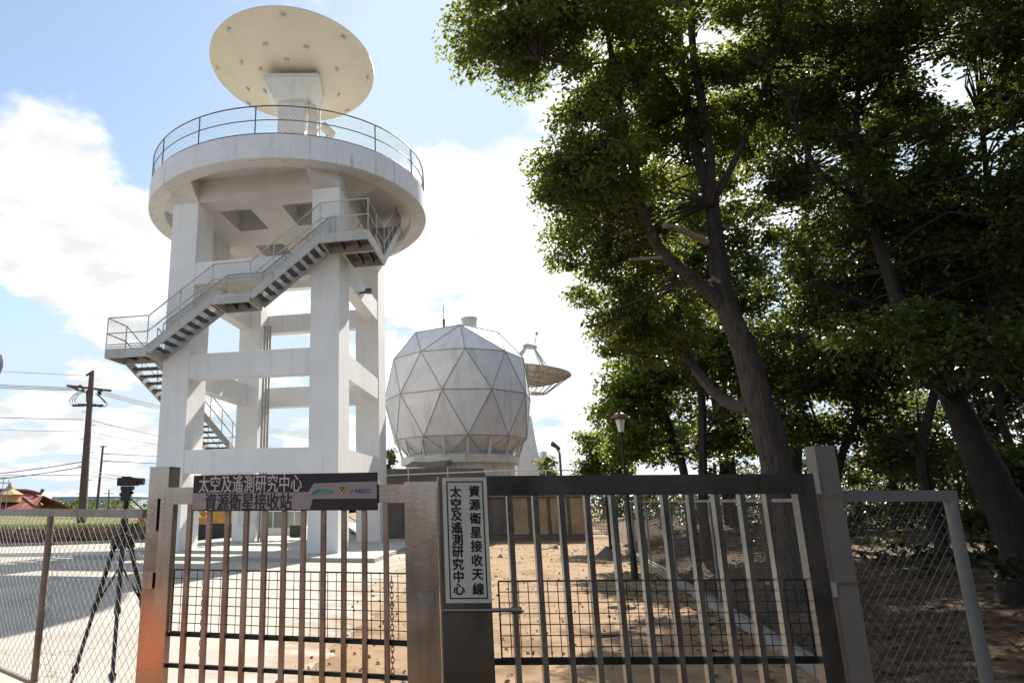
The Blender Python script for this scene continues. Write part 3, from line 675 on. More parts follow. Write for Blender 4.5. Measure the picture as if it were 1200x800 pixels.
# left leaf
LY = -.2389; LP, luv = frame_of(515, 3.3 * GS, LY)
GL = thing('gate_leaf', 'left leaf of the steel gate with pinkish bars, carrying the wide horizontal sign', 'gate', tuple(LP), LY)
zt = (Z(luv, 200, 571) + Z(luv, 470, 567)) / 2; zb_ = zt - .095
uL, uS, uLk, uE = U(luv, 188, 590), U(luv, 203, 590), U(luv, 474.5, 590), U(luv, 512, 590)
TH = .05
MB().box(uL, uLk, 0, TH, zb_, zt).build('top_rail', 'steel_l', GL, local=True)
MB().box(uL, uS, 0, TH, .10, zb_).build('stile', 'steel_l', GL, local=True)
MB().box(uLk, uE, -.012, TH + .012, .10, zt + .012).build('lock_panel', 'steel_l', GL, local=True)
for px in (221, 244, 265.5, 287.5, 309.5, 332, 354.5, 378, 402, 426, 451):
    u = U(luv, px, 600); MB().box(u - .0125, u + .0125, .006, .034, .14, zb_).build('bar', 'steel_bar', GL, local=True)
z1, z2 = (Z(luv, 205, 743) + Z(luv, 470, 757)) / 2, (Z(luv, 195, 781.5) + Z(luv, 474, 796)) / 2
for z in (z1, z2): MB().box(uS, uLk, .036, .056, z - .011, z + .011).build('cross_rail', 'wire', GL, local=True)
MB().box(uS, uLk, 0, TH, .10, .14).build('bottom_rail', 'steel_l', GL, local=True)
zg = (Z(luv, 205, 668.5) + Z(luv, 470, 672)) / 2
def grid(mb, u0, u1, z0, z1, y, c=.048, r=.0022):
    nu_, nz_ = round((u1 - u0) / c), round((z1 - z0) / c)
    for k in range(nu_ + 1): u = u0 + (u1 - u0) * k / nu_; mb.tube([(u, y, z0), (u, y, z1)], r if 0 < k < nu_ else r * 1.8, 4)
    for k in range(nz_ + 1): z = z0 + (z1 - z0) * k / nz_; mb.tube([(u0, y + .003, z), (u1, y + .003, z)], r if 0 < k < nz_ else r * 1.8, 4)
    return mb
grid(MB(), uS + .01, uLk - .005, z1 + .012, zg, .042).build('wire_grid', 'wire', GL, local=True)
lp = MB(); lp.box(U(luv, 491, 700), U(luv, 509, 700), -.018, -.012, Z(luv, 500, 708), Z(luv, 500, 692)); lp.tube([(U(luv, 499, 700), -.02, Z(luv, 499, 700)), (U(luv, 499, 700), -.013, Z(luv, 499, 700))], .008, 8)
lp.build('lock_plate', 'linkwire', GL, local=True)
# right leaf
RY = -.0104; RP_, ruv = frame_of(516, 3.12 * GS, RY)
GR = thing('gate_leaf', 'dark dull right leaf of the steel gate, with the tall vertical sign on its edge', 'gate', tuple(RP_), RY)
ztr = Z(ruv, 750, 556); zbr = Z(ruv, 750, 579.5)
q0, q1, q2, q3 = U(ruv, 514, 590), U(ruv, 570, 590), U(ruv, 935.5, 583), U(ruv, 957, 583)
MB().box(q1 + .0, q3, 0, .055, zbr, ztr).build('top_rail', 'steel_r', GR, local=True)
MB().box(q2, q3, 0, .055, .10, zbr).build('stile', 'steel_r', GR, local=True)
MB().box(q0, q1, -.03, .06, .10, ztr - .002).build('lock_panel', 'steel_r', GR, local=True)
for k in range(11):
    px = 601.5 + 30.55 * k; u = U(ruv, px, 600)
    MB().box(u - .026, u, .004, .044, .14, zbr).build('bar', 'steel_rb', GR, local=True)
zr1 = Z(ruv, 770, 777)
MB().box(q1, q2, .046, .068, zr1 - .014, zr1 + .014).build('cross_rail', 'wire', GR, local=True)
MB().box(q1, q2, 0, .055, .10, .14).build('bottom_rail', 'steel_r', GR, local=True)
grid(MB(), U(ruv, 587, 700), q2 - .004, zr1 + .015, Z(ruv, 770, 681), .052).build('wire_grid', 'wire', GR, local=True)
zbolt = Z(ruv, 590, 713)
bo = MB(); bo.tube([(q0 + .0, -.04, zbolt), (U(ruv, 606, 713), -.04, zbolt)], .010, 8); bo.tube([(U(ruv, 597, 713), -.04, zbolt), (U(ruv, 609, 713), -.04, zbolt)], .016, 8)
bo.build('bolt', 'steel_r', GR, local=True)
for py, h in ((566, 24), (690, 16)):
    zz = Z(ruv, 958, py); MB().tube([(q3 + .012, -.005, zz - h * .0021), (q3 + .012, -.005, zz + h * .0021)], .011, 8).build('hinge', 'galv', GR, local=True)
for py, h in ((603, 19), (680, 9)):
    zz = Z(luv, 188, py); MB().box(uL - .075, uL - .012, -.012, .05, zz - h * .0048, zz + h * .0048).build('hinge', 'steel_l', GL, local=True)

# gate posts
gp = onplane(184, 590, LP, (-sin(LY), cos(LY), 0)); zt_ = Z(luv, 190, 547)
GP = thing('gate_post', 'brownish stainless steel gate post beside the tripod', 'post', (gp[0], gp[1], 0), LY)
wL = abs(U(luv, 201, 560) - U(luv, 178, 560))
m = MB(); m.box(-.095, -.095 + wL, .056, .056 + wL, 0, zt_); m.build('shaft', 'steel_l', GP, local=True)
MB().box(-.097, -.093 + wL, .054, .058 + wL, zt_, zt_ + .006).build('cap', 'steel_l', GP, local=True)
gq = RP_ + np.array([cos(RY), sin(RY), 0]) * (q3 + .028); zq = Z(ruv, 965, 522)
GQ = thing('gate_post', 'pale grey painted gate post at the right end of the dark gate leaf', 'post', (gq[0], gq[1], 0), RY)
MB().box(0, .10, 0, .08, 0, zq).build('shaft', 'post_r', GQ, local=True)
jb = MB()
for py in (579, 683): zz = Z(ruv, 985, py); jb.box(-.003, .103, -.004, .083, zz - .004, zz + .004)
jb.build('band', 'fencepost', GQ, local=True)

# chains hanging on the left leaf
def chain(name, label, px, py0, py1):
    u = U(luv, px, 680); z0, z1 = Z(luv, px, py1), Z(luv, px, py0)
    c = LP + np.array([cos(LY), sin(LY), 0]) * u
    m = MB(); n_ = int((z1 - z0) / .026)
    for k in range(n_):
        z = z0 + .026 * k; s = .008
        pts = [(s * cos(a), 0, z + .013 + .019 * sin(a)) if k % 2 else (0, s * cos(a), z + .013 + .019 * sin(a)) for a in [2 * pi * j / 8 for j in range(9)]]
        m.tube(pts, .0025, 4, cap=False)
    o = m.build(name, 'fencepost', None, T=Matrix.Translation(Vector((c[0] + .01, c[1] + .075, 0)))); tag(o, label, 'chain')
chain('chain', 'rusty chain hanging near the central panel of the left gate leaf', 457, 676, 800)
chain('chain', 'short thin chain hanging near the hinged end of the left gate leaf', 233, 668, 778)

# ------------------------------------------------------------------ signs
sx0, sx1 = U(luv, 229, 577), U(luv, 443, 577); sz1, sz0 = (Z(luv, 230, 558.5) + Z(luv, 442, 552)) / 2, (Z(luv, 230, 598) + Z(luv, 442, 598)) / 2
SO = LP + np.array([cos(LY), sin(LY), 0]) * ((sx0 + sx1) / 2)
SG = thing('sign', 'wide dark and mauve sign with two rows of Chinese characters and small logos', 'sign', (SO[0] + .0, SO[1], (sz0 + sz1) / 2), LY)
sw, shh = sx1 - sx0, sz1 - sz0; w2, h2 = sw / 2, shh / 2
MB().box(-w2, w2, -.028, -.004, -h2, h2).build('board', 'sign_dark', SG, local=True)
PXu = sw / 214.0
def su(px): return (px - 336) * PXu
def face(poly, y0, y1, name, m):
    mb = MB(); n = len(poly); mb.add([(x, y0, z) for x, z in poly] + [(x, y1, z) for x, z in poly], [tuple(range(n)), tuple(range(2 * n - 1, n - 1, -1))] + [(i, n + i, n + (i + 1) % n, (i + 1) % n) for i in range(n)])
    return mb.build(name, m, SG, local=True)
zmid = h2 - shh * .50
pan = face([(-w2, -h2 + .006), (su(369), -h2 + .006), (su(372), -h2 + shh * .31), (w2, -h2 + shh * .31), (w2, -h2 + shh * .76), (su(373), -h2 + shh * .73), (su(367), zmid), (-w2, zmid)], -.031, -.0279, 'mauve_panel', 'sign_mid')
t1 = text_mesh('太空及遙測研究中心', .1, width=su(359) - su(236), bold=.0006); t1.build('lettering', 'sign_ltext', SG, local=True, T=stand((su(236) + su(359)) / 2, -.0295, h2 - shh * .25))
t2 = text_mesh('資源衛星接收站', .1, width=su(348) - su(245), bold=.0012); t2.build('lettering', 'ink', SG, local=True, T=stand((su(245) + su(348)) / 2, -.0325, -h2 + shh * .25))
zl = -h2 + shh * .52
sw_ = MB()
pts = [(su(371) + su(1) * 0, zl - .012)] ; pts = [(su(371.5) + .0028 * 0 + (su(392) - su(371.5)) * t, zl + .018 * sin(pi * min(1, t * 1.1)) * (1 - .25 * t) - .012 * (1 - t)) for t in [k / 10 for k in range(11)]]
sw_.tube([(x, -.033, z) for x, z in pts], [.006, .008, .008, .0075, .007, .0065, .006, .005, .004, .003, .002], 5); sw_.build('swoosh_mark', 'teal', SG, local=True)
text_mesh('CSRSR', .03, width=su(396) - su(376), bold=.0004).build('lettering', 'green_logo', SG, local=True, T=stand((su(376) + su(396)) / 2, -.033, zl - .004))
face([(su(399.5), zl + .026), (su(405), zl - .026), (su(410.5), zl + .026)][::-1], -.0335, -.031, 'emblem', 'gold_logo')
face([(su(401.5), zl + .020), (su(405), zl - .006), (su(408.5), zl + .020)][::-1], -.0345, -.0336, 'emblem_centre', 'ink'); face([(su(403.3), zl + .016), (su(405), zl + .004), (su(406.7), zl + .016)][::-1], -.0352, -.0346, 'emblem_dot', 'gold_logo')
rs = MB(); rs.tube([(su(413), -.033, zl - .012), (su(415), -.033, zl - .004), (su(417), -.033, zl + .010)], [.001, .003, .001], 5); rs.build('red_stroke', 'red_logo', SG, local=True)
text_mesh('NSTC', .03, width=su(437) - su(420), bold=.0005).build('lettering', 'blue_logo', SG, local=True, T=stand((su(420) + su(437)) / 2, -.033, zl - .002))

vx0, vx1 = U(ruv, 517.5, 565), U(ruv, 568.5, 565); vz1, vz0 = Z(ruv, 543, 559.5), Z(ruv, 545, 704.5)
VO = RP_ + np.array([cos(RY), sin(RY), 0]) * ((vx0 + vx1) / 2)
VS = thing('sign', 'tall cream plate with two columns of black Chinese characters inside a black border', 'sign', (VO[0], VO[1], (vz0 + vz1) / 2), RY)
vw, vh = (vx1 - vx0) / 2, (vz1 - vz0) / 2
MB().box(-vw, vw, -.044, -.031, -vh, vh).build('plate', 'sign_cream', VS, local=True)
bd = MB(); i1 = .018; bt_ = .0055
bd.box(-vw + i1, vw - i1, -.0455, -.0438, vh - i1 - bt_, vh - i1); bd.box(-vw + i1, vw - i1, -.0455, -.0438, -vh + i1, -vh + i1 + bt_)
bd.box(-vw + i1, -vw + i1 + bt_, -.0455, -.0438, -vh + i1 + bt_, vh - i1 - bt_); bd.box(vw - i1 - bt_, vw - i1, -.0455, -.0438, -vh + i1 + bt_, vh - i1 - bt_)
bd.build('border', 'ink', VS, local=True)
def column(chars, x, ztop, zbot):
    o = MB(); n = len(chars)
    for k, ch in enumerate(chars):
        t = text_mesh(ch, .056, bold=.0016); z = ztop + (zbot - ztop) * k / (n - 1)
        Tm = stand(x, -.0452, z); o.add([tuple(Tm @ Vector(p)) for p in t.v], t.f)
    o.build('lettering', 'ink', VS, local=True)
column('資源衛星接收天線', vw * .42, vh - .065, -vh + .062); column('太空及遙測研究中心', -vw * .42, vh - .068, -vh + .062)

# ------------------------------------------------------------------ chain-link fences
def fence(name, label, A, B, h, z0, posts, mats, cell, wr, rail_h=.045, topw=.03, bottom=True, rail_up=0.0, postr=.024, mesh_y=-.03):
    A, B = np.array(A), np.array(B); d = B - A; L = np.linalg.norm(d); d = d / L
    root = thing(name, label, 'fence', (A[0], A[1], 0), math.atan2(d[1], d[0]))
    MB().box(0, L, -topw / 2, topw / 2, h - rail_h, h).build('top_rail', mats[0], root, local=True)
    if bottom: MB().box(0, L, -.012, .012, z0 - .012, z0 + .012).build('bottom_rail', mats[1], root, local=True)
    for u in posts: MB().tube([(u, 0, 0), (u, 0, h - rail_h)], postr, 10).build('post', mats[1], root, local=True, smooth=True)
    m = MB(); lattice(m, lambda u, z: (u, mesh_y, z0 + z), L, h - rail_h - z0, cell, wr); m.build('wire_mesh', mats[2], root, local=True)
    return root
FA = np.array([gp[0] - .10, gp[1] + .10]); fd_ = atz(90, 800, .48)[:2] - atz(0, 765, .48)[:2]; fd_ = -fd_ / np.linalg.norm(fd_)
fz = .50
FB = FA + fd_ * 5.5
def on_fence(px, py):
    P = np.array([FA[0], FA[1], 0]); n = (-fd_[1], fd_[0], 0); return onplane(px, py, P, n)
h_l = (on_fence(20, 597)[2] + on_fence(150, 595.5)[2]) / 2
u1 = np.linalg.norm(on_fence(50, 700)[:2] - FA)
fence('chain_link_fence', 'rusty-posted wire mesh fence in front of the black tripod', FA, FB, h_l, .43, (u1, u1 + 2.3), ('greyrail', 'fencepost', 'linkwire'), .08, .0017, rail_h=.05)
# right: short panel in line with the gate, then the long fence along the path
RA = np.array([gq[0] + .103, gq[1] + .05]); RB = np.array([at(1131, 580, 3.30 * GS)[0], 3.36 * GS])
f_ = fence('chain_link_fence', 'short wire mesh fence panel right of the pale grey gate post', RA, RB, at(1060, 574.5, 3.3 * GS)[2], .12, (np.linalg.norm(RB - RA) - .04,), ('palepost', 'palepost', 'linkwire_old'), .062, .0024, rail_h=.055, postr=.03, mesh_y=.036)
LA = KA + KD * 2.85; LB_ = KA + KD * 19.5
fence('chain_link_fence', 'long wire mesh fence on the kerb along the dirt path under the trees', LA, LB_, 1.62, .14, [0.02, 4.5, 8.1, 11.7, 14.9, 16.6], ('palepost', 'palepost', 'linkwire_old'), .085, .0026, rail_h=.035, topw=.035, postr=.022)
# mesh gate at the far end of the path
ga, gb = at(689, 600, 33)[0], at(717, 600, 33)[0]
FG = thing('wire_gate', 'pale wire mesh gate at the far end of the dirt path', 'gate', (ga, 33, 0))
for x in (ga, gb): MB().box(x - .03, x + .03, 32.97, 33.03, 0, 2.35).build('post', 'palepost', FG)
for z in (.1, 1.3, 2.3): MB().box(ga + .03, gb - .03, 32.98, 33.02, z, z + .05).build('frame_rail', 'palepost', FG)
wm_ = MB()
for k in range(9): wm_.tube([(ga + .06 + (gb - ga - .12) * k / 8, 33, .15), (ga + .06 + (gb - ga - .12) * k / 8, 33, 2.3)], .012, 4)
for k in range(14): wm_.tube([(ga + .03, 33, .2 + .15 * k), (gb - .03, 33, .2 + .15 * k)], .012, 4)
wm_.build('wire_mesh', 'linkwire', FG)

# ------------------------------------------------------------------ tripod with camera
TX, TY = -1.985, 5.3 * 1.04
TR = thing('camera_tripod', 'tall black tripod with a small camera on top, behind the left wire fence', 'tripod', (TX, TY, 0))
def tz(py): return at(150, py - 5, TY)[2]
hz = tz(637)
for lx_p, ly_p, lD in ((86, 798, 5.42), (131, 800, 5.2), (168, 732, 5.62)):
    q_ = Vector(at(lx_p, ly_p, lD)); h0 = Vector((TX, TY, hz)); p1 = h0 + (q_ - h0) * (hz / (hz - q_.z)); a = math.atan2(p1.y - TY, p1.x - TX)
    p0 = Vector((TX + .05 * cos(a), TY + .05 * sin(a), hz))
    m = MB(); m.tube([p0, p0.lerp(p1, .38)], .019, 8); m.tube([p0.lerp(p1, .36), p0.lerp(p1, .70)], .015, 8); m.tube([p0.lerp(p1, .68), p1], .012, 8)
    for t in (.37, .69): m.tube([p0.lerp(p1, t - .015), p0.lerp(p1, t + .02)], .026, 8)
    m.tube([p0 + Vector((0, 0, .03)), p0.lerp(p1, .05)], .03, 8)
    lg = m.build('leg', 'black', TR, smooth=True)
    MB().tube([(TX + .02 * cos(a), TY + .02 * sin(a), tz(672)), p0.lerp(p1, .37)], .008, 6).build('brace', 'black', TR)
m = MB(); m.tube([(TX, TY, tz(685)), (TX, TY, tz(600))], .014, 8); m.tube([(TX, TY, tz(646)), (TX, TY, tz(630))], .05, 10); m.tube([(TX, TY, tz(628)), (TX, TY, tz(612))], .03, 8)
m.build('centre_column', 'black', TR, smooth=True)
m = MB(); m.tube([(TX, TY, tz(600)), (TX + .004, TY, tz(592))], .022, 8); m.box(TX - .035, TX + .035, TY - .03, TY + .03, tz(592), tz(579)); m.tube([(TX - .055, TY, tz(584)), (TX + .055, TY, tz(582))], .012, 8); m.tube([(TX + .02, TY - .02, tz(586)), (TX + .20, TY - .12, tz(604))], .007, 6); m.box(TX - .04, TX + .05, TY - .035, TY + .035, tz(579), tz(574.5))
m.build('pan_head', 'black', TR)
cm = MB(); cm.box(TX - .07, TX + .085, TY - .04, TY + .04, tz(574), tz(564.5)); cm.tube([(TX + .085, TY, tz(569)), (TX + .135, TY, tz(569))], .028, 12); cm.box(TX - .04, TX + .03, TY - .03, TY + .03, tz(564.5), tz(563))
tag(cm.build('video_camera', 'black'), 'small black camera mounted on the tall tripod', 'camera')

# ------------------------------------------------------------------ utility poles and wires
def px_pole(name, label, pts, Y, r0, r1, group=None):
    base = at(*pts[0], Y); base[2] = 0; top = at(*pts[1], Y)
    root = thing(name, label, 'utility pole', (base[0], base[1], 0), group=group)
    top = np.array([base[0] + (top[0] - base[0]) * .8, Y, top[2]])
    MB().tube([(base[0], Y, 0), tuple(top)], [r0, r1], 12).build('shaft', 'pole', root, smooth=True)
    return root, base, top
Y1 = 40.0
UP1, b1, t1_ = px_pole('utility_pole', 'large dark utility pole with insulators and looping jumper wires', ((97, 600), (106.5, 436)), Y1, .27, .15)
xp = lambda py: b1[0] + (t1_[0] - b1[0]) * (at(100, py, Y1)[2]) / t1_[2]
zp = lambda py: at(100, py, Y1)[2]
def P1(px, py, dy=0): return tuple(at(px, py, Y1 + dy))
m = MB(); m.beam(P1(110, 434), P1(101, 440), .1, .1); m.build('top_arm', 'pole', UP1)
m = MB(); m.beam((xp(455) - 1.0, Y1 - 1.0, zp(455)), (xp(455) + .9, Y1 + .9, zp(455)), .1, .12); m.beam((xp(458) - 1.0, Y1 - 1.0, zp(455)), (xp(462), Y1, zp(462)), .06, .06); m.build('crossarm', 'pole', UP1)
m = MB(); m.beam((xp(474) - .6, Y1 - .3, zp(475)), (xp(474) + .3, Y1 + .2, zp(474)), .12, .14); m.build('crossarm', 'pole', UP1)
for (px, py) in ((90, 456), (94, 452.5), (97, 457), (116, 459), (119, 457), (117, 461)):
    c = at(px, py, Y1 - (px - 106) * .05); MB().lathe([(0, c[2] - .1), (.13, c[2] - .08), (.06, c[2] - .02), (.15, c[2] + .02), (.07, c[2] + .08), (.0, c[2] + .12)], 10, (c[0], c[1])).build('insulator', 'ins', UP1)
for px in (92, 114):
    c = at(px, 475, Y1); MB().tube([(c[0] - .35, c[1], c[2]), (c[0] + .35, c[1], c[2])], .07, 8).build('insulator', 'ins', UP1)
jw = MB()
for dx in (0, 3, 6):
    jw.tube([P1(94 + dx, 457), P1(86 + dx * .9, 463), P1(81.5 + dx, 469), P1(83 + dx, 474), P1(91 + dx * .5, 475)], .025, 5)
jw.tube([P1(114, 461), P1(121, 468), P1(126, 473), P1(124, 476), P1(116, 476.5)], .025, 5); jw.tube([P1(112, 461), P1(118, 466), P1(123.5, 472)], .025, 5)
jw.build('jumper_wire', 'cable', UP1)
sw2 = MB()
for px in (102, 105): sw2.tube([P1(px, 457), P1(px, 471)], .06, 6)
sw2.build('fuse_switch', 'ins', UP1)
st_ = MB()
for k in range(7):
    py = 482 + 16 * k; s = 1 if k % 2 else -1; st_.tube([(xp(py), Y1, zp(py)), (xp(py) + s * .45, Y1, zp(py))], .018, 5)
st_.build('step_bolt', 'ins', UP1)
Y2 = 88.0
UP2, b2, t2_ = px_pole('utility_pole', 'thin distant utility pole right behind the large dark pole', ((113, 600), (121, 522)), Y2, .2, .13)
for py, w_ in ((523, 6), (531.5, 9), (540, 9)):
    c = at(121, py, Y2); MB().beam((c[0] - (.5 if w_ == 6 else 0), Y2, c[2]), (c[0] + w_ * .08, Y2, c[2]), .1, .1).build('crossarm', 'pole', UP2)
Y3 = 160.0
UP3, b3, t3_ = px_pole('utility_pole', 'tiny far utility pole at the horizon beside the tripod camera', ((127, 600), (127.4, 573)), Y3, .2, .14)
c = at(127.4, 578, Y3); MB().beam((c[0] - 1.2, Y3, c[2]), (c[0] + 1.2, Y3, c[2]), .15, .15).build('crossarm', 'pole', UP3)

def wire(label, group, p0, p1, sag=.25, r=.018, n=10):
    a, b = Vector(p0), Vector(p1); root = a.lerp(b, .5)
    pts = []
    for k in range(n + 1):
        t = k / n; q = a.lerp(b, t); q.z -= sag * 4 * t * (1 - t); pts.append(q)
    tag(MB().tube(pts, r, 5).build('power_line', 'cable'), label, 'power line', group)
GL3, GR3 = 'upper wires running left from the big pole', 'upper wires running right from the big pole'
for k in range(3):
    wire('one of three close upper wires running left from the large dark pole', GL3, at(-230, 435 + 3 * k, 41 - k * .4), at(89 + 2.5 * k, 454.5 + 1.5 * k, Y1 + .8 - k * .4), .12)
    wire('one of three close upper wires running right from the large dark pole behind the tower', GR3, at(118, 458 + 2 * k, Y1 - .6 + .3 * k), at(420, 513 + 2.5 * k, 62 + .3 * k), .5, .022)
wire('topmost thin wire running left from the tip of the large dark pole', None, at(-200, 420, 41), at(101, 440, Y1), .1, .012)
wire('single middle wire running left from the large dark pole', None, at(-200, 478, 41), at(98, 491.5, Y1), .12, .02)
wire('single middle wire running right from the large dark pole', None, at(103, 491.5, Y1), at(420, 548, 62), .4, .02)
wire('thin grey wire running left just below the middle wire', None, at(-200, 494, 41), at(98, 505.5, Y1), .1, .012)
wire('thin grey wire running right just below the middle wire', None, at(102, 505.5, Y1), at(420, 552, 62), .3, .012)
GB = 'low wires rising to the big pole'
wire('upper of two low wires rising from the left to the large dark pole', GB, at(-150, 557, 60), at(96, 541, Y1), .5, .026)
wire('lower of two low wires rising from the left to the large dark pole', GB, at(-150, 564, 60), at(96, 547, Y1), .5, .026)
wire('straight low wire running level from the left frame edge to the large dark pole', None, at(-150, 556, 42), at(96, 556, Y1), .05, .018)
wire('upper of two low wires leaving the large dark pole to the right', 'low wires leaving the big pole to the right', at(102, 551.5, Y1), at(330, 578, 70), .2, .02)
wire('lower of two low wires leaving the large dark pole to the right', 'low wires leaving the big pole to the right', at(102, 555.5, Y1), at(330, 583, 70), .2, .02)
wire('upper wire running right from the thin distant pole', 'wires of the thin distant pole', at(122, 531.5, Y2), at(420, 540, 95), .2, .035)
wire('lower wire running right from the thin distant pole', 'wires of the thin distant pole', at(122, 540, Y2), at(420, 549, 95), .2, .035)

# lamp head entering the frame at the far left
lx = at(-3, 428, 14)
SL = thing('street_lamp', 'street lamp whose grey head just enters the left frame edge', 'street lamp', (lx[0] - 1.1, 14, 0))
MB().tube([(lx[0] - 1.1, 14, 0), (lx[0] - 1.1, 14, lx[2] + .3), (lx[0] - .6, 14, lx[2] + .45), (lx[0], 14, lx[2] + .24)], [.06, .045, .03, .025], 8).build('pole', 'darksteel', SL, smooth=True)
MB().lathe([(.0, lx[2] + .26), (.06, lx[2] + .22), (.10, lx[2] + .1), (.11, lx[2] - .02), (.07, lx[2] - .2), (0, lx[2] - .24)], 14, (lx[0], 14)).build('lamp_head', 'galv', SL, smooth=True)

# ------------------------------------------------------------------ far left: wall, temple, warehouse
RW = thing('retaining_wall', 'low rusty brown sheet pile wall holding the green field at the left', 'wall', (WA[0], WA[1], 0))
m = MB(); d = (WB - WA); L = np.linalg.norm(d[:2]); d = d / L; n_ = np.array([d[1], -d[0], 0]); k = 0; prev = None; u = 0
prof_ = []
while u < L:
    for du, off in ((.0, 0), (.18, 0), (.26, .16), (.44, .16)):
        p = WA + d * (u + du) + n_ * off; prof_.append((p[0], p[1]))
    u += .52
for i in range(len(prof_) - 1):
    (x0, y0), (x1_, y1_) = prof_[i], prof_[i + 1]; m.add([(x0, y0, 0), (x1_, y1_, 0), (x1_, y1_, .66), (x0, y0, .66)], [(0, 1, 2, 3)])
m.build('sheet_piling', 'sheet', RW)
m = MB(); a, b = WA + n_ * .3, WB + n_ * .3; m.beam((a[0], a[1], .06), (b[0], b[1], .06), .35, .12); m.build('footing', 'kerb', RW)
rg2 = np.random.default_rng(11)
def blades(name, lab, pts, hgt, m):
    n = len(pts); a = rg2.uniform(0, 2 * pi, n); w = .03 + 0 * a; h = hgt * rg2.uniform(.5, 1.3, n); lean = rg2.normal(0, .35, (n, 2)) * h[:, None]
    s = np.stack([np.cos(a), np.sin(a), 0 * a], 1) * w[:, None]; tip = pts + np.concatenate([lean, h[:, None]], 1)
    Q = np.stack([pts - s, pts + s, tip + s * .2, tip - s * .2], 1); return tag(quads_object(name, Q, m), lab, None, None, 'stuff')
tt = rg2.uniform(0, 1, 6000)[:, None]; ptsg = WA + (WB - WA) * tt + np.array([[.3, .6, 0]]) + np.concatenate([rg2.uniform(0, .6, (6000, 1)), rg2.uniform(0, 2.5, (6000, 1)), np.full((6000, 1), .60)], 1)
o = blades('grass', 'green grass along the top of the brown retaining wall', ptsg, .16, 'grassm'); o['category'] = 'grass'

TMY = 80.0
def tp(px, py): return at(px, py, TMY)
TMP = thing('temple', 'distant temple with a red tiled roof and an ochre turret at the left frame edge', 'temple', (tp(20, 595)[0], TMY, 0))
x0_, x1_ = tp(-60, 590)[0], tp(40, 597)[0]
MB().box(x0_, x1_ - 1.4, TMY, TMY + 8, 0, tp(0, 596)[2]).build('wall', 'ochre', TMP)
m = MB()
ridge = [(-60, 579), (10, 580), (20, 582), (27, 585), (31, 584)]
eave = [(-60, 597), (8, 597), (27, 597), (40, 597.5), (46, 596.5)]
for i in range(4):
    a0_, a1_, e0, e1 = tp(*ridge[i]), tp(*ridge[i + 1]), tp(*eave[i]), tp(*eave[i + 1])
    m.add([(e0[0], TMY - 1, e0[2]), (e1[0], TMY - 1, e1[2]), (a1_[0], TMY + 4, a1_[2] + .4), (a0_[0], TMY + 4, a0_[2] + .4)], [(0, 1, 2, 3)])
    m.add([(e0[0], TMY + 9, e0[2]), (e1[0], TMY + 9, e1[2]), (a1_[0], TMY + 4, a1_[2] + .41), (a0_[0], TMY + 4, a0_[2] + .41)], [(3, 2, 1, 0)])
rfo = m.build('roof', 'red_tile', TMP)
m = MB(); pr = [tp(*q) for q in ((-60, 578), (10, 579), (20, 581), (27, 583), (31, 577))]; m.tube([(p[0], TMY + 4, p[2] + .5) for p in pr], .22, 6)
pr = [tp(*q) for q in ((30, 583), (36, 588), (42, 592), (48, 594), (52, 590))]; m.tube([(p[0], TMY - .6, p[2]) for p in pr], .2, 6); m.build('ridge', 'red_tile', rfo)
m = MB(); c = tp(5, 585); 
m.lathe([(1.3, tp(5, 588)[2]), (1.2, tp(5, 580)[2]), (1.6, tp(5, 579)[2]), (.5, tp(5, 573)[2]), (.4, tp(5, 570)[2]), (.1, tp(5, 566)[2])], 8, (c[0], TMY + 1)); m.build('turret', 'ochre', TMP)
SCF = thing('scaffolding', 'thin pale scaffolding poles around the ochre temple turret', 'scaffolding', (tp(8, 590)[0], TMY - 1.6, 0))
m = MB()
for px in (1, 7, 13, 19): q = tp(px, 558 + (px % 5)); m.tube([(q[0], TMY - 1.6, 0), (q[0], TMY - 1.6, q[2])], .05, 4)
for py in (560, 566, 573, 580): a_, b_ = tp(-8, py), tp(22, py); m.tube([(a_[0], TMY - 1.6, a_[2]), (b_[0], TMY - 1.6, b_[2])], .05, 4)
m.build('pole', 'galv', SCF)
WHY = 240.0
wa, wb = at(61, 582, WHY), at(150, 580, WHY)
WH = thing('warehouse', 'far pale blue warehouse on the horizon behind the dark pole', 'building', (wa[0], WHY, 0))
MB().box(wa[0], wb[0], WHY, WHY + 30, 0, wa[2]).build('wall', 'bluewall', WH)
m = MB(); m.hexa([(wa[0] - .5, WHY - .5, wa[2]), (wb[0] + .5, WHY - .5, wa[2]), (wb[0] + .5, WHY + 30.5, wa[2]), (wa[0] - .5, WHY + 30.5, wa[2])], [(wa[0] + 2, WHY + 10, wa[2] + 1.2), (wb[0] - 2, WHY + 10, wa[2] + 1.2), (wb[0] - 2, WHY + 20, wa[2] + 1.2), (wa[0] + 2, WHY + 20, wa[2] + 1.2)]); m.build('roof', 'bluewall', WH)
m = MB()
for k in range(12): x = wa[0] + 2 + k * 2.2; m.box(x, x + 1.4, WHY - .1, WHY - .01, 2.0, 3.2)
m.build('window_band', 'glass', WH)

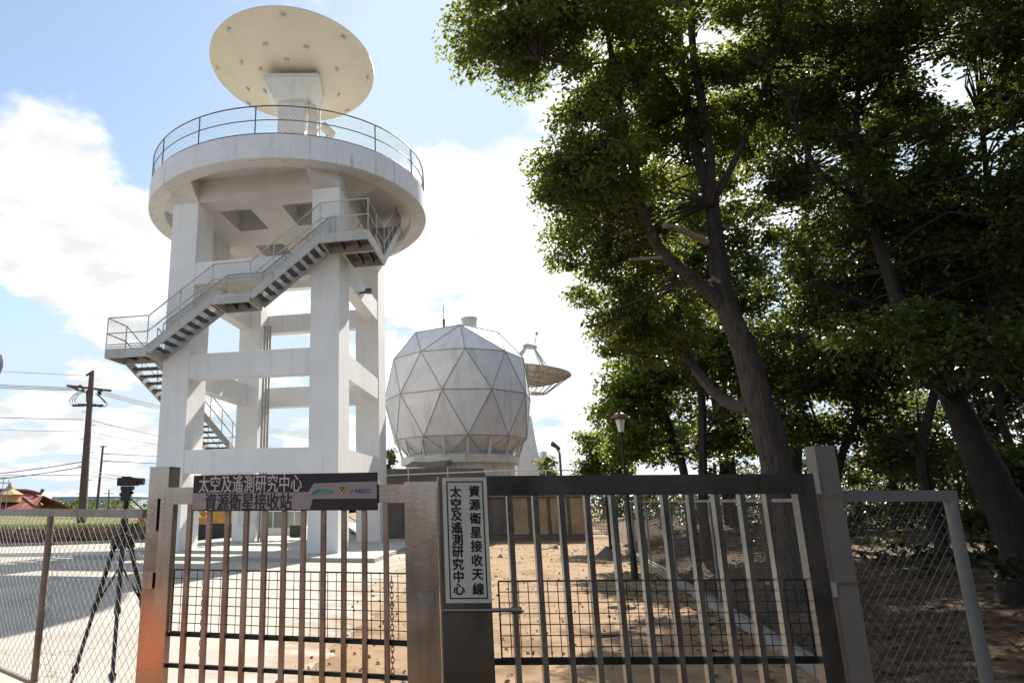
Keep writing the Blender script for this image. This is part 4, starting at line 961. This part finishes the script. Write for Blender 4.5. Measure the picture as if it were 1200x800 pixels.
# excavator and glass shelter behind the tower
EY = 33.0
def ep(px, py): return at(px, py, EY)
EXC = thing('excavator', 'orange excavator with a blue-glazed cab parked behind the white tower', 'excavator', (ep(255, 628)[0], EY, 0))
ex0, ex1 = ep(243, 625)[0], ep(279, 625)[0]
for yy in (EY - .9, EY + .7):
    m = MB(); pts = []
    for k in range(17):
        a = -pi / 2 + pi * k / 16; pts.append((ex1 - .35 + .35 * cos(a), .36 + .35 * sin(a)))
    for k in range(17):
        a = pi / 2 + pi * k / 16; pts.append((ex0 - 1.0 + .35 + .35 * cos(a), .36 + .35 * sin(a)))
    n = len(pts); m.add([(x, yy, z) for x, z in pts] + [(x, yy + .4, z) for x, z in pts], [tuple(range(n)), tuple(range(2 * n - 1, n - 1, -1))] + [(i, n + i, n + (i + 1) % n, (i + 1) % n) for i in range(n)])
    m.build('track', 'black', EXC)
m = MB(); m.box(ex0 - .6, ex1 - .05, EY - .8, EY + 1.0, .74, 1.05); m.box(ex0 + .95, ex1, EY - .85, EY + 1.0, 1.052, 1.75); m.box(ex0 - .5, ex0 + .3, EY - .85, EY - .4, .3, .74); m.build('body', 'orange', EXC)
m = MB(); m.box(ex0 + .1, ex0 + .93, EY - .8, EY + .1, 1.052, 2.5); cb_ = m.build('cab', 'orange', EXC)
m = MB(); m.box(ex0 + .18, ex0 + .85, EY - .812, EY - .803, 1.3, 2.4); m.box(ex0 + .085, ex0 + .097, EY - .7, EY, 1.4, 2.4); m.build('window', 'glass', cb_)
m = MB(); m.beam((ex0 - .2, EY + .35, 1.1), (ex0 - 1.8, EY + .35, 2.9), .3, .35, (0, 1, 0)); m.build('boom', 'orange', EXC)
m = MB(); m.beam((ex0 - 1.75, EY + .35, 2.95), (ex0 - 2.9, EY + .35, 1.3), .25, .28, (0, 1, 0)); m.build('stick', 'orange', EXC)
m = MB(); m.hexa([(ex0 - 3.5, EY, .25), (ex0 - 2.8, EY, .2), (ex0 - 2.8, EY + .8, .2), (ex0 - 3.5, EY + .8, .25)], [(ex0 - 3.3, EY, 1.3), (ex0 - 2.6, EY, 1.35), (ex0 - 2.6, EY + .8, 1.35), (ex0 - 3.3, EY + .8, 1.3)]); m.build('bucket', 'orange', EXC)
GY = 38.0
g0, g1 = at(306, 620, GY)[0], at(357, 620, GY)[0]; gt = at(330, 597, GY)[2]
GSH = thing('glass_shelter', 'low shelter of dusty greenish glass behind the tower columns', 'shelter', (g0, GY, 0))
MB().box(g0, g1, GY, GY + 3, .35, gt - .1).build('pane', 'glassgreen', GSH)
MB().box(g0 - .1, g1 + .1, GY - .1, GY + 3.1, 0, .349).build('plinth', 'white', GSH)
MB().box(g0 - .15, g1 + .15, GY - .15, GY + 3.2, gt - .1, gt + .05).build('roof', 'white', GSH)
m = MB()
for px in (320, 334, 345): x = at(px, 610, GY)[0]; m.box(x - .03, x + .03, GY - .04, GY - .002, .36, gt - .12)
m.build('mullion', 'white', GSH)
q = at(346, 632, 34.0); m = MB(); m.box(q[0] - .28, q[0] + .28, 34, 34.5, .06, .55); m.box(q[0] - .3, q[0] + .3, 33.98, 34.52, .55, .6); m.box(q[0] - .25, q[0] + .25, 34.05, 34.45, 0, .06); tag(m.build('crate', 'black'), 'small black crate on the ground in front of the glass shelter', 'crate')

# lamps by the path
lp_ = at(733, 560, 15)
LT = thing('street_lamp', 'old-style lantern street lamp with a dark red hat in front of the trees', 'street lamp', (lp_[0], 15, 0))
zl_ = lambda py: at(732, py, 15)[2]; lx_ = at(731.5, 500, 15)[0]; lx_ = lp_[0]
MB().lathe([(.07, 0), (.07, .5), (.05, .6), (.034, 1.2), (.026, zl_(512)), (.06, zl_(508)), (.045, zl_(506))], 12, (lp_[0], 15)).build('pole', 'wire', LT, smooth=True)
MB().lathe([(.06, zl_(506)), (.105, zl_(492)), (.10, zl_(491)), (0, zl_(490.5))], 6, (lp_[0], 15)).build('lantern_glass', 'lampglass', LT)
MB().lathe([(.235, zl_(491)), (.225, zl_(489.5)), (.12, zl_(485)), (.045, zl_(483)), (.035, zl_(480)), (0, zl_(478))], 6, (lp_[0], 15)).build('lamp_shade', 'lampred', LT)
lq = at(657.5, 555, 29)
LM = thing('street_lamp', 'slim modern street lamp with a tilted head beyond the brown wall', 'street lamp', (lq[0], 29, 0))
zq_ = lambda py: at(655, py, 29)[2]
MB().tube([(lq[0], 29, 0), (lq[0], 29, zq_(530)), (lq[0] - .1, 29, zq_(526))], [.06, .05, .045], 8).build('pole', 'darksteel', LM)
m = MB(); a = at(656, 526, 29); b = at(646, 520, 29); m.hexa([(b[0], 28.85, b[2] - .06), (a[0], 28.9, a[2] - .05), (a[0], 29.1, a[2] - .05), (b[0], 29.15, b[2] - .06)], [(b[0] + .05, 28.85, b[2] + .1), (a[0], 28.9, a[2] + .06), (a[0], 29.1, a[2] + .06), (b[0] + .05, 29.15, b[2] + .1)]); m.build('lamp_head', 'darksteel', LM)

# ------------------------------------------------------------------ trees
OUT_Y = [-400, -60, 0, 30, 60, 85, 105, 120, 150, 185, 200, 240, 280, 300, 340, 380, 400, 420, 440, 700]
OUT_X = [600, 560, 543, 530, 550, 566, 606, 632, 638, 634, 656, 660, 652, 668, 676, 672, 690, 722, 752, 770]
GAPS = [(835, 42, 24), (706, 55, 13), (648, 80, 11), (690, 152, 14), (1112, 95, 36), (1000, 112, 13), (1062, 185, 16), (1120, 32, 14), (915, 250, 14), (965, 180, 12), (1150, 205, 16),
        (620, 150, 14), (735, 130, 10), (880, 215, 8), (1080, 70, 14), (940, 400, 10), (1060, 425, 14), (1150, 440, 20), (1110, 470, 16), (960, 470, 12), (790, 480, 10), (1170, 150, 10), (935, 75, 9), (600, 95, 10), (660, 125, 9)]
rt_ = np.random.default_rng(5)
def keep_out(P, margin):
    x, y = proj(P); D = max(1.0, (P - EYEP) @ FW); mpx = margin * F / D
    if P[1] < 1.0: return True
    q = x - np.interp(y, OUT_Y, OUT_X) - mpx * .5
    if y > -80 and rt_.uniform() > min(1.0, max(0.0, (q + 14) / 75)) ** .8: return True
    for gx, gy, gr in GAPS:
        if hypot(x - gx, (y - gy) * 1.25) < gr + mpx * .45: return False
    return True
def leaf_quads(centres, rad, n, Ls, Wd, flat=.55, droop=.35):
    m = len(centres); N_ = m * n
    c = np.repeat(centres, n, 0); r = np.repeat(rad, n)
    d = rt_.normal(size=(N_, 3)); d /= np.linalg.norm(d, axis=1)[:, None]
    rr_ = rt_.uniform(0, 1, N_) ** .45
    p = c + d * (r * rr_)[:, None] * np.array([1, 1, flat])
    a = rt_.uniform(0, 2 * pi, N_); el = rt_.normal(-droop, .45, N_)
    dr_ = np.stack([np.cos(a) * np.cos(el), np.sin(a) * np.cos(el), np.sin(el)], 1)
    up = np.array([0, 0, 1.0]) + rt_.normal(0, .45, (N_, 3)); sd = np.cross(dr_, up); sd /= np.linalg.norm(sd, axis=1)[:, None] + 1e-9
    nn = np.cross(sd, dr_)
    L = (Ls * rt_.uniform(.65, 1.3, N_))[:, None]; w = (Wd * rt_.uniform(.7, 1.25, N_))[:, None] * .5
    fold = rt_.uniform(.1, .35, N_)[:, None] * w
    mid = p + dr_ * L * .45
    return np.stack([p, mid + sd * w + nn * fold, p + dr_ * L - nn * L * .12, mid - sd * w + nn * fold], 1)
def tree(name, label, limbs, crowns, leafm, barkm, leaf=(.10, .06, 130), clump=.42, group=None, filt=True, twigs=True, cat='tree', stubs=(), sides=10, thick=.80):
    b = limbs[0][0]; base = at(b[0], b[1], b[2]); gz = bank_z(base[0], base[1])
    root = thing(name, label, cat, (base[0], base[1], gz), group=group)
    tm = MB(); skel = []
    for li, lb in enumerate(limbs):
        P = [Vector(at(q[0], q[1], q[2])) for q in lb]; R = [q[3] * thick * (1.0 if q[3] > .26 else .80) for q in lb]
        if li == 0:
            P = [Vector((base[0] + .0, base[1], gz - .1)), Vector((base[0], base[1], gz + .25))] + P[0:]; R = [R[0] * 1.55, R[0] * 1.12] + R
            if P[2].z < P[1].z + .1: P.pop(2); R.pop(2)
        # smooth subdivision
        PP, RR_ = [], []
        for i in range(len(P) - 1):
            p0, p1, p2, p3 = P[max(i - 1, 0)], P[i], P[i + 1], P[min(i + 2, len(P) - 1)]
            for k in range(4):
                t = k / 4; q = .5 * ((2 * p1) + (p2 - p0) * t + (2 * p0 - 5 * p1 + 4 * p2 - p3) * t * t + (3 * p1 - p0 - 3 * p2 + p3) * t ** 3)
                PP.append(q); RR_.append(R[i] + (R[i + 1] - R[i]) * t)
        PP.append(P[-1]); RR_.append(R[-1])
        tm.tube(PP, RR_, sides, jit=.10)
        for q, r in zip(PP, RR_):
            if li > 0 or q.z > gz + 1.8: skel.append((q, r))
    for pts in stubs: pass
    cs = []
    for (px, py, Y, rx, ry, rz, n) in crowns:
        c0 = at(px, py, Y); got = 0; tries = 0
        while got < n and tries < n * 12:
            tries += 1
            d = rt_.normal(size=3); d /= np.linalg.norm(d); d *= rt_.uniform(.05, 1) ** .42
            P = c0 + d * np.array([rx, ry, rz])
            if P[2] < gz + .5: continue
            if filt and not keep_out(P, clump * .8): continue
            cs.append(P); got += 1
    cs = np.array(cs)
    SK = np.array([q[0][:] for q in skel]); SR = np.array([q[1] for q in skel])
    if twigs:
        for c in cs:
            dd = np.linalg.norm(SK - c, axis=1) + np.where(SK[:, 2] > c[2] + .3, 2.0, 0) + SR * 4
            i = int(np.argmin(dd)); a = Vector(SK[i]); e_ = Vector(c); L = (e_ - a).length
            if L > 2.3: continue
            mid = a.lerp(e_, .5) + Vector(rt_.normal(0, .10 * L, 3)) + Vector((0, 0, .10 * L))
            r0 = min(SR[i] * .5, .006 + .010 * L)
            tm.tube([a, a.lerp(mid, .55) + Vector((0, 0, .03 * L)), mid, e_], [r0, r0 * .8, r0 * .6, .005], 4, cap=False)
    tm.build('trunk', barkm, root, smooth=True)
    if stubs:
        for pts in stubs:
            s_ = MB(); s_.tube([at(q[0], q[1], q[2]) for q in pts], [q[3] for q in pts], 7, jit=.12); s_.build('broken_branch', 'cutwood' if pts[0][3] > .02 else 'bark', root, smooth=True)
    rad = clump * rt_.uniform(.45, 1.4, len(cs))
    Q = leaf_quads(cs, rad, leaf[2], leaf[0], leaf[1])
    quads_object('crown', Q, leafm, root)
    return root

YA = 10.2
tree('broadleaf_tree', 'large foreground tree with a forked grey trunk leaning left above the dark gate leaf',
     [[(913, 600, YA, .30), (911, 550, YA, .29), (896, 490, YA, .275), (872, 410, YA, .26), (850, 355, YA, .24), (841, 300, YA + .05, .20), (834, 240, YA + .1, .17), (822, 200, YA + .1, .14), (806, 130, YA + .15, .12), (797, 60, YA + .2, .10), (793, -20, YA + .2, .08), (780, -120, YA + .3, .05)],
      [(852, 362, YA, .19), (822, 335, YA - .1, .165), (797, 315, YA - .2, .15), (768, 285, YA - .35, .13), (752, 240, YA - .5, .115), (741, 180, YA - .7, .10), (724, 110, YA - .9, .08), (712, 40, YA - 1.1, .06), (690, -40, YA - 1.4, .04)],
      [(833, 235, YA + .1, .12), (832, 180, YA - .1, .11), (822, 120, YA - .3, .10), (812, 60, YA - .5, .09), (811, 0, YA - .6, .08), (818, -90, YA - .7, .05)],
      [(880, 478, YA + .1, .17), (850, 470, YA + .8, .15), (820, 440, YA + 1.8, .13), (800, 400, YA + 2.4, .10), (790, 350, YA + 2.6, .06)],
      [(806, 130, YA + .1, .08), (775, 85, YA - .3, .06), (740, 70, YA - .7, .045), (690, 75, YA - 1.2, .03), (630, 70, YA - 1.7, .02)],
      [(834, 240, YA, .09), (870, 170, YA - .4, .08), (905, 80, YA - .8, .06), (940, 0, YA - 1.0, .05)],
      [(741, 180, YA - .7, .06), (700, 170, YA - .9, .04), (660, 190, YA - 1.0, .025)]],
     [(600, 30, 8.7, .9, 1.2, .75, 60), (690, 40, 8.9, 1.2, 1.6, 1.2, 110), (790, 20, 9.6, 1.5, 2.0, 1.3, 95), (690, 200, 9.6, .8, 1.5, 1.0, 85), (715, 300, 11.2, .95, 1.4, 1.3, 95), (760, 380, 12.2, 1.0, 1.2, .9, 70),
      (800, 200, 11.6, 1.3, 1.0, 1.6, 66), (740, 150, 10.8, 1.2, 1.0, 1.0, 60), (900, 90, 9.8, 1.4, 1.7, 1.5, 78), (740, -190, 9.0, 2.4, 2.2, 2.0, 110), (900, -200, 10.5, 2.4, 2.4, 2.2, 90)],
     'leafA', 'bark', leaf=(.088, .052, 130), clump=.38,
     stubs=([(828, 284, YA - .1, .06), (800, 270, YA - .35, .055), (778, 264, YA - .5, .045)], [(826, 272, YA - .12, .018), (808, 258, YA - .3, .014), (790, 254, YA - .4, .008)], [(774, 302, YA - .42, .03), (755, 303, YA - .5, .022), (738, 304, YA - .55, .015)],
            [(843, 330, YA - .2, .03), (836, 325, YA - .3, .02), (833, 330, YA - .35, .012)], [(832, 240, YA - .12, .02), (840, 218, YA - .2, .016), (850, 203, YA - .25, .008)], [(858, 348, YA - .2, .016), (868, 343, YA - .25, .012), (880, 350, YA - .3, .006)]))
YB = 8.3
tree('broadleaf_tree', 'thick dark trunk leaning left at the right frame edge with dense dark foliage',
     [[(1196, 640, YB, .34), (1180, 600, YB, .31), (1150, 540, YB, .28), (1118, 470, YB + .1, .24), (1085, 415, YB + .2, .20), (1058, 370, YB + .3, .17), (1035, 300, YB + .4, .14), (1015, 240, YB + .5, .11), (1003, 160, YB + .5, .08), (1010, 60, YB + .5, .05)],
      [(1120, 474, YB + .1, .14), (1150, 420, YB + .4, .12), (1165, 340, YB + .6, .10), (1160, 250, YB + .6, .08), (1150, 140, YB + .5, .06)],
      [(1058, 372, YB + .2, .09), (1000, 350, YB - .2, .06), (950, 330, YB - .4, .045)], [(1015, 240, YB + .4, .07), (960, 200, YB + .0, .05), (930, 140, YB - .3, .03)]],
     [(960, 60, 8.8, 1.2, 1.5, 1.1, 68), (1060, 60, 8.2, 1.2, 1.6, 1.1, 70), (1160, 70, 8.0, 1.1, 1.6, 1.1, 64), (980, 230, 9.2, 1.2, 1.3, 1.1, 66), (1090, 240, 8.8, 1.2, 1.4, 1.1, 70), (1180, 250, 8.2, 1.0, 1.5, 1.1, 58),
      (1000, 340, 10.5, 1.2, 1.0, .8, 70), (1130, 350, 9.8, 1.3, 1.0, .8, 75), (1110, 415, 7.6, .9, .8, .35, 16), (1050, 390, 7.8, .7, .8, .3, 12), (1040, -160, 8.4, 2.5, 2.0, 1.8, 120), (1230, -100, 7.5, 1.6, 2.0, 2.0, 70), (1250, 200, 7.6, .9, 1.6, 1.6, 50)],
     'leafB', 'bark_dark', leaf=(.088, .052, 125), clump=.38, thick=.66)
GBK = 'trees standing in a row behind the foreground trees'
bgs = [
 ('slim tree leaning left beside the red-hatted lantern lamp', [[(808, 600, 19, .20), (800, 545, 19, .18), (783, 495, 19, .15), (768, 450, 19, .12), (757, 415, 19, .09), (752, 370, 19, .05)], [(783, 495, 19, .08), (760, 470, 18.6, .05), (735, 455, 18.4, .03)]],
  [(765, 440, 19, 1.2, 1.2, 1.3, 65), (730, 475, 18.5, .8, .9, 1.0, 45), (790, 420, 19.4, 1.2, 1.2, 1.2, 45), (740, 520, 19, .9, .8, .6, 34)], 'leafC'),
 ('straight slim tree with a dark upright trunk just left of the large forked tree', [[(824, 600, 17, .19), (824, 540, 17, .17), (823, 480, 17, .15), (818, 420, 17, .13), (815, 350, 17, .10), (812, 280, 17, .06)], [(823, 520, 17, .07), (850, 470, 16.8, .05), (880, 450, 16.6, .04)]],
  [(820, 330, 17, 1.8, 1.4, 1.7, 80), (780, 250, 20, 1.8, 2.0, 1.8, 90), (850, 420, 16.5, 1.5, 1.2, .8, 60), (900, 300, 17, 2.0, 1.5, 2.0, 70), (870, 515, 17.5, 1.5, 1.2, .45, 42)], 'leafB'),
 ('tree with thin bent stems seen between the forked trunk and the pale gate post', [[(975, 600, 15, .15), (985, 540, 15, .13), (1005, 480, 15, .11), (1000, 420, 15, .09), (990, 340, 15, .05)], [(985, 540, 15, .07), (960, 500, 14.8, .05), (945, 460, 14.6, .04)], [(1005, 480, 15, .06), (1030, 450, 15, .04)]],
  [(960, 430, 15, 1.5, 1.2, 1.0, 80), (1010, 380, 15.5, 1.8, 1.3, 1.3, 66), (940, 500, 15.5, 1.2, 1.0, .45, 34), (1030, 490, 15.5, 1.2, 1.0, .6, 42)], 'leafB'),
 ('tree half hidden behind the thick leaning trunk at the right', [[(1100, 620, 13, .16), (1080, 540, 13, .14), (1090, 480, 13, .12), (1110, 400, 13, .09), (1120, 320, 13, .05)], [(1080, 540, 13, .07), (1050, 500, 13, .05), (1040, 460, 13, .03)]],
  [(1080, 400, 13.5, 1.5, 1.1, .9, 85), (1160, 380, 13, 1.3, 1.1, 1.0, 80), (1110, 300, 13.5, 2.0, 1.2, 1.4, 60), (1070, 530, 14, 1.2, 1.0, .4, 34)], 'leafB'),
 ('tree whose thin stems cross the bright gap at the far right', [[(1215, 620, 12, .15), (1190, 540, 12, .12), (1170, 470, 12, .10), (1185, 400, 12, .08), (1190, 300, 12, .05)], [(1190, 540, 12, .06), (1150, 500, 12, .04), (1135, 470, 12, .03)]],
  [(1190, 400, 12, 1.0, 1.0, .9, 55), (1190, 540, 12, .9, .9, .5, 36), (1230, 300, 12, 1.5, 1.2, 1.6, 70), (1185, 620, 12.5, .9, .8, .4, 30)], 'leafB'),
 ('distant tree filling the background right of the lantern lamp', [[(860, 600, 27, .22), (858, 540, 27, .2), (850, 470, 27, .16), (845, 400, 27, .1)], [(858, 520, 27, .1), (890, 470, 27, .06)]],
  [(840, 440, 27, 2.4, 1.8, 2.0, 70), (910, 420, 27, 2.6, 1.8, 2.4, 85), (790, 520, 27, 1.8, 1.4, .9, 45)], 'leafC'),
 ('distant tree filling the background behind the right mesh fence panel', [[(1050, 600, 24, .22), (1045, 540, 24, .2), (1050, 460, 24, .15), (1060, 380, 24, .1)], [(1045, 520, 24, .1), (1010, 460, 24, .06)]],
  [(1010, 420, 24, 2.6, 1.8, 2.2, 80), (1110, 420, 24, 2.8, 1.8, 2.2, 85), (1060, 545, 24, 2.8, 1.5, .7, 50), (1180, 520, 24, 2.4, 1.6, 1.0, 45)], 'leafB'),
 ('tall tree behind the foreground trees whose crown rises out of the frame', [[(930, 600, 19, .26), (935, 500, 19, .24), (940, 380, 19, .2), (945, 240, 19, .16), (950, 100, 19, .1)], [(940, 380, 19, .12), (990, 300, 19, .08)]],
  [(940, 200, 19, 3.0, 2.0, 2.6, 100), (1050, 160, 19, 3.0, 2.0, 2.8, 95), (850, 120, 19.5, 2.4, 2.0, 2.4, 55), (960, 20, 19, 3.2, 2.2, 2.2, 85), (1150, 60, 18, 3.0, 2.2, 2.6, 95)], 'leafB'),
]
for lab, lim, crn, lm_ in bgs:
    Yb = lim[0][0][2]; sc = .8 + Yb / 40
    tree('broadleaf_tree', lab, lim, crn, lm_, 'bark_dark', leaf=(.12 * sc, .072 * sc, 72), clump=.40 * sc, group=GBK, filt=Yb < 18 or Yb > 18.9 and lm_ == 'leafB', sides=7)
# shrubs
tree('shrub', 'dark loose shrub below the lantern lamp, left of the trees', [[(712, 600, 24, .07), (708, 550, 24, .05), (700, 520, 24, .03)], [(710, 560, 24, .04), (725, 530, 24, .02)]],
     [(702, 520, 24, .9, .8, .6, 34), (715, 545, 24, 1.0, .8, .5, 34), (690, 548, 24, .5, .6, .3, 14)], 'leafA', 'bark_dark', leaf=(.13, .08, 70), clump=.36, filt=False, cat='shrub')
tree('shrub', 'small far shrub showing above the brown wall beside the slim lamp', [[(640, 600, 46, .08), (640, 560, 46, .05)]], [(640, 548, 46, .9, .8, .9, 22)], 'leafA', 'bark_dark', leaf=(.2, .12, 50), clump=.4, filt=False, cat='shrub')
tree('shrub', 'small dark shrub between the white tower and the geodesic ball', [[(455, 600, 34, .06), (455, 560, 34, .04)]], [(456, 536, 34, .35, .4, .7, 14)], 'leafA', 'bark_dark', leaf=(.14, .09, 50), clump=.3, filt=False, cat='shrub')
# undergrowth on the bank, beyond counting
ug = []
for k in range(620):
    t = rt_.uniform(2.2, 22); u = rt_.uniform(2, 46); p = KA + KD * u + KN * t
    ug.append((p[0], p[1], bank_h(t) + rt_.uniform(0, 1) ** 1.6 * min(2.6, .25 + .16 * max(t, 0) + .03 * u)))
for k in range(420):       # a thick screen of brush further up the bank
    u = rt_.uniform(2, 48); t = rt_.uniform(6, 11) + .05 * u; p = KA + KD * u + KN * t
    ug.append((p[0], p[1], bank_h(t) + rt_.uniform(0, 1) * (1.3 + .045 * u)))
ug = np.array(ug)
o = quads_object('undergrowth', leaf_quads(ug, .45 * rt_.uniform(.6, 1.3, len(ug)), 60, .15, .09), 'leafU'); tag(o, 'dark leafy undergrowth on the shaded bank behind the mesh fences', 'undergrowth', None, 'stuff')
fw_ = []
for k in range(260):
    x = rt_.uniform(-170, 20); y = rt_.uniform(235, 239); fw_.append((x, y - 60 + rt_.uniform(0, 50), rt_.uniform(.8, 3.2)))
fw_ = np.array(fw_)
o = quads_object('distant_trees', leaf_quads(fw_, 1.6 * rt_.uniform(.6, 1.4, len(fw_)), 40, .7, .5), 'leafB'); tag(o, 'far dark line of low trees along the horizon at the left', 'trees', None, 'stuff')

fw_ = np.stack([rt_.uniform(16, 75, 420), rt_.uniform(46, 62, 420), rt_.uniform(.3, 3.0, 420)], 1)
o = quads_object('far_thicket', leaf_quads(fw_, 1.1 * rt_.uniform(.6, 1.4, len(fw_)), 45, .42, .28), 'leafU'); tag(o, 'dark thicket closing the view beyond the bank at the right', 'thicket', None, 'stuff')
# unseen trees added to shade the gate and bank and darken the steel
BC = 'unseen trees added for shade and reflection'
def rear(label, x, y, h, r):
    root = thing('broadleaf_tree', label, 'tree', (x, y, 0), group=BC)
    MB().tube([(x, y, 0), (x + .1, y, h * .3), (x, y + .1, h * .7)], [.3, .24, .1], 8).build('trunk', 'bark_dark', root)
    cs = []
    while len(cs) < 120:
        d = rt_.normal(size=3); d /= np.linalg.norm(d); d *= rt_.uniform(.1, 1) ** .4; cs.append(np.array([x, y, h * .62]) + d * np.array([r, r, h * .38]))
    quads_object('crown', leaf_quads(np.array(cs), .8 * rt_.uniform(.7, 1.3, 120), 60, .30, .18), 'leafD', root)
rear('unseen tree added behind the camera at the right, arching over it', 6.6, -1.6, 8.5, 4.0)
rear('unseen tree added behind the camera straight opposite the gate', 2.5, -9, 7, 3.6)
rear('unseen tree added behind the camera beyond the arching one', 9, -7, 8, 4.0)
rear('unseen tree added to the right of the camera for shade', 10.5, 4.0, 9, 3.6)
for lab, x, y, h, r in (('tall unseen tree added at the right, shading the bank', 17, 15, 11, 4.0), ('tall unseen tree added at the far right behind the bank', 22, 24, 12, 4.6), ('tall unseen tree added beyond the second shading tree', 15.5, 30, 12, 4.4)): rear(lab, x, y, h, r)
HB = thing('added_hedge', 'unseen leafy screen added behind the camera to darken the right gate leaf', 'added_hedge', (5, -7, 0))
hc = np.stack([rt_.uniform(1, 13, 260), rt_.uniform(-7.6, -6.4, 260), rt_.uniform(.2, 2.6, 260)], 1); quads_object('foliage', leaf_quads(hc, .5 * np.ones(260), 60, .2, .13), 'leafD', HB)  # unseen dark screen of leaves, added so the right gate leaf mirrors little light
BW = thing('added_building', 'low reddish brick building added unseen behind the camera to tint the left gate leaf', 'building', (-30, -45, 0))
MB().box(-45, -15, -52, -45, 0, 4.6).build('wall', 'brick', BW); MB().box(-45.3, -14.7, -52.3, -44.7, 4.6, 4.9).build('roof', 'walldark', BW)  # unseen building put in for a warm reflection in the left gate leaf
for k in range(4): MB().box(-43 + 7 * k, -40 + 7 * k, -45.0, -44.96, 1.2, 3.2).build('window', 'glass', BW)
TC = thing('traffic_cone', 'orange traffic cone on the ground left of the camera, outside the picture', 'traffic cone', (-3.8, 1.3, 0))
MB().lathe([(.17, .04), (.05, .68), (.03, .72), (0, .72)], 20, (-3.8, 1.3)).build('cone', 'cone_orange', TC, smooth=True); MB().box(-4.0, -3.6, 1.1, 1.5, 0, .04).build('base', 'cone_orange', TC)

# leaf litter
nl = 6500
u = rt_.uniform(-2, 22, nl); t = np.abs(rt_.normal(0, 3.2, nl)); t = np.where(rt_.uniform(0, 1, nl) < .85, t, -t * .22) + .1
pp_ = KA + KD * u[:, None] + KN * t[:, None]
keep = (t > .25) | (t < -.1); pp_, t = pp_[keep], t[keep]
z = np.array([bank_h(q - .16) if q > .16 else 0 for q in t]) + .012
nl = len(pp_); P = np.concatenate([pp_, z[:, None]], 1)
a = rt_.uniform(0, 2 * pi, nl); dr_ = np.stack([np.cos(a), np.sin(a), rt_.normal(0, .25, nl)], 1); sd = np.stack([-np.sin(a), np.cos(a), rt_.normal(0, .3, nl)], 1)
L = rt_.uniform(.05, .12, nl)[:, None]; w = L * .32
o = quads_object('leaf_litter', np.stack([P, P + dr_ * L * .5 + sd * w, P + dr_ * L, P + dr_ * L * .5 - sd * w], 1), 'litter'); tag(o, 'dry fallen leaves scattered over the bank and along the kerb', 'leaf litter', None, 'stuff')
ng = 1500
yy_ = 5 + 24 * rt_.uniform(0, 1, ng) ** 1.3; xe = -1.45 + .125 * yy_; xk = 3.32 + .257 * (yy_ - 3.4) - .15
xx_ = xe + (xk - xe) * rt_.uniform(-.06, 1, ng); c = np.stack([xx_, yy_, np.full(ng, .012)], 1); sz = (.006 + .022 * rt_.uniform(0, 1, ng) ** 3)[:, None]
a = rt_.uniform(0, 2 * pi, ng); e1 = np.stack([np.cos(a), np.sin(a), rt_.normal(0, .3, ng)], 1) * sz; e2 = np.stack([-np.sin(a), np.cos(a), rt_.normal(0, .3, ng)], 1) * sz * .7; e3 = np.array([0, 0, 1.0]) * sz * .7
Q = []
for sa in (1, -1):
    Q.append(np.stack([c + e1 * sa - e2 - e3 * .3, c + e1 * sa + e2 - e3 * .3, c + e1 * sa * .6 + e2 * .6 + e3, c + e1 * sa * .6 - e2 * .6 + e3], 1)); Q.append(np.stack([c + e2 * sa - e1 - e3 * .3, c + e2 * sa + e1 - e3 * .3, c + e2 * sa * .6 + e1 * .6 + e3, c + e2 * sa * .6 - e1 * .6 + e3], 1))
Q.append(np.stack([c - e1 * .6 - e2 * .6 + e3, c + e1 * .6 - e2 * .6 + e3, c + e1 * .6 + e2 * .6 + e3, c - e1 * .6 + e2 * .6 + e3], 1))
tag(quads_object('gravel', np.concatenate(Q), 'gravel'), 'loose pebbles scattered over the dirt path', 'gravel', None, 'stuff')
# stones and a broken branch on the dirt path
for k, (px, py, s) in enumerate(((652, 643, .16), (587, 653, .12), (712, 652, .34), (757, 652, .16))):
    c = atz(px, py, 0); m = MB(); pr_ = [(0, 0)] + [(s * (.9 - .25 * q + rg.uniform(-.05, .05)), s * .9 * q / 3) for q in range(4)] + [(0, s * .95)]
    m.lathe(pr_, 9, (0, 0)); m.v = [(c[0] + x * (1 + .3 * sin(3 * y / s)), c[1] + y * .8, max(0, z_ - .01)) for x, y, z_ in m.v]
    tag(m.build('rock', 'kerb' if k != 2 else 'walldark', smooth=True), ['pale stone on the dirt path in front of the brown wall', 'small flat stone near the left end of the brown wall', 'large dark stone block beside the foot of the long mesh fence', 'stone lying against the kerb near the far end of the fence'][k], 'rock')
br_ = MB(); c0, c1 = atz(700, 744, .02), atz(775, 744, .02); mid_ = (c0 + c1) / 2 + np.array([.05, .1, .02]); br_.tube([tuple(c0), tuple(mid_), tuple(c1)], [.03, .025, .015], 6, jit=.1)
tag(br_.build('fallen_branch', 'cutwood'), 'pale fallen branch lying across the shaded dirt behind the right gate leaf', 'branch')
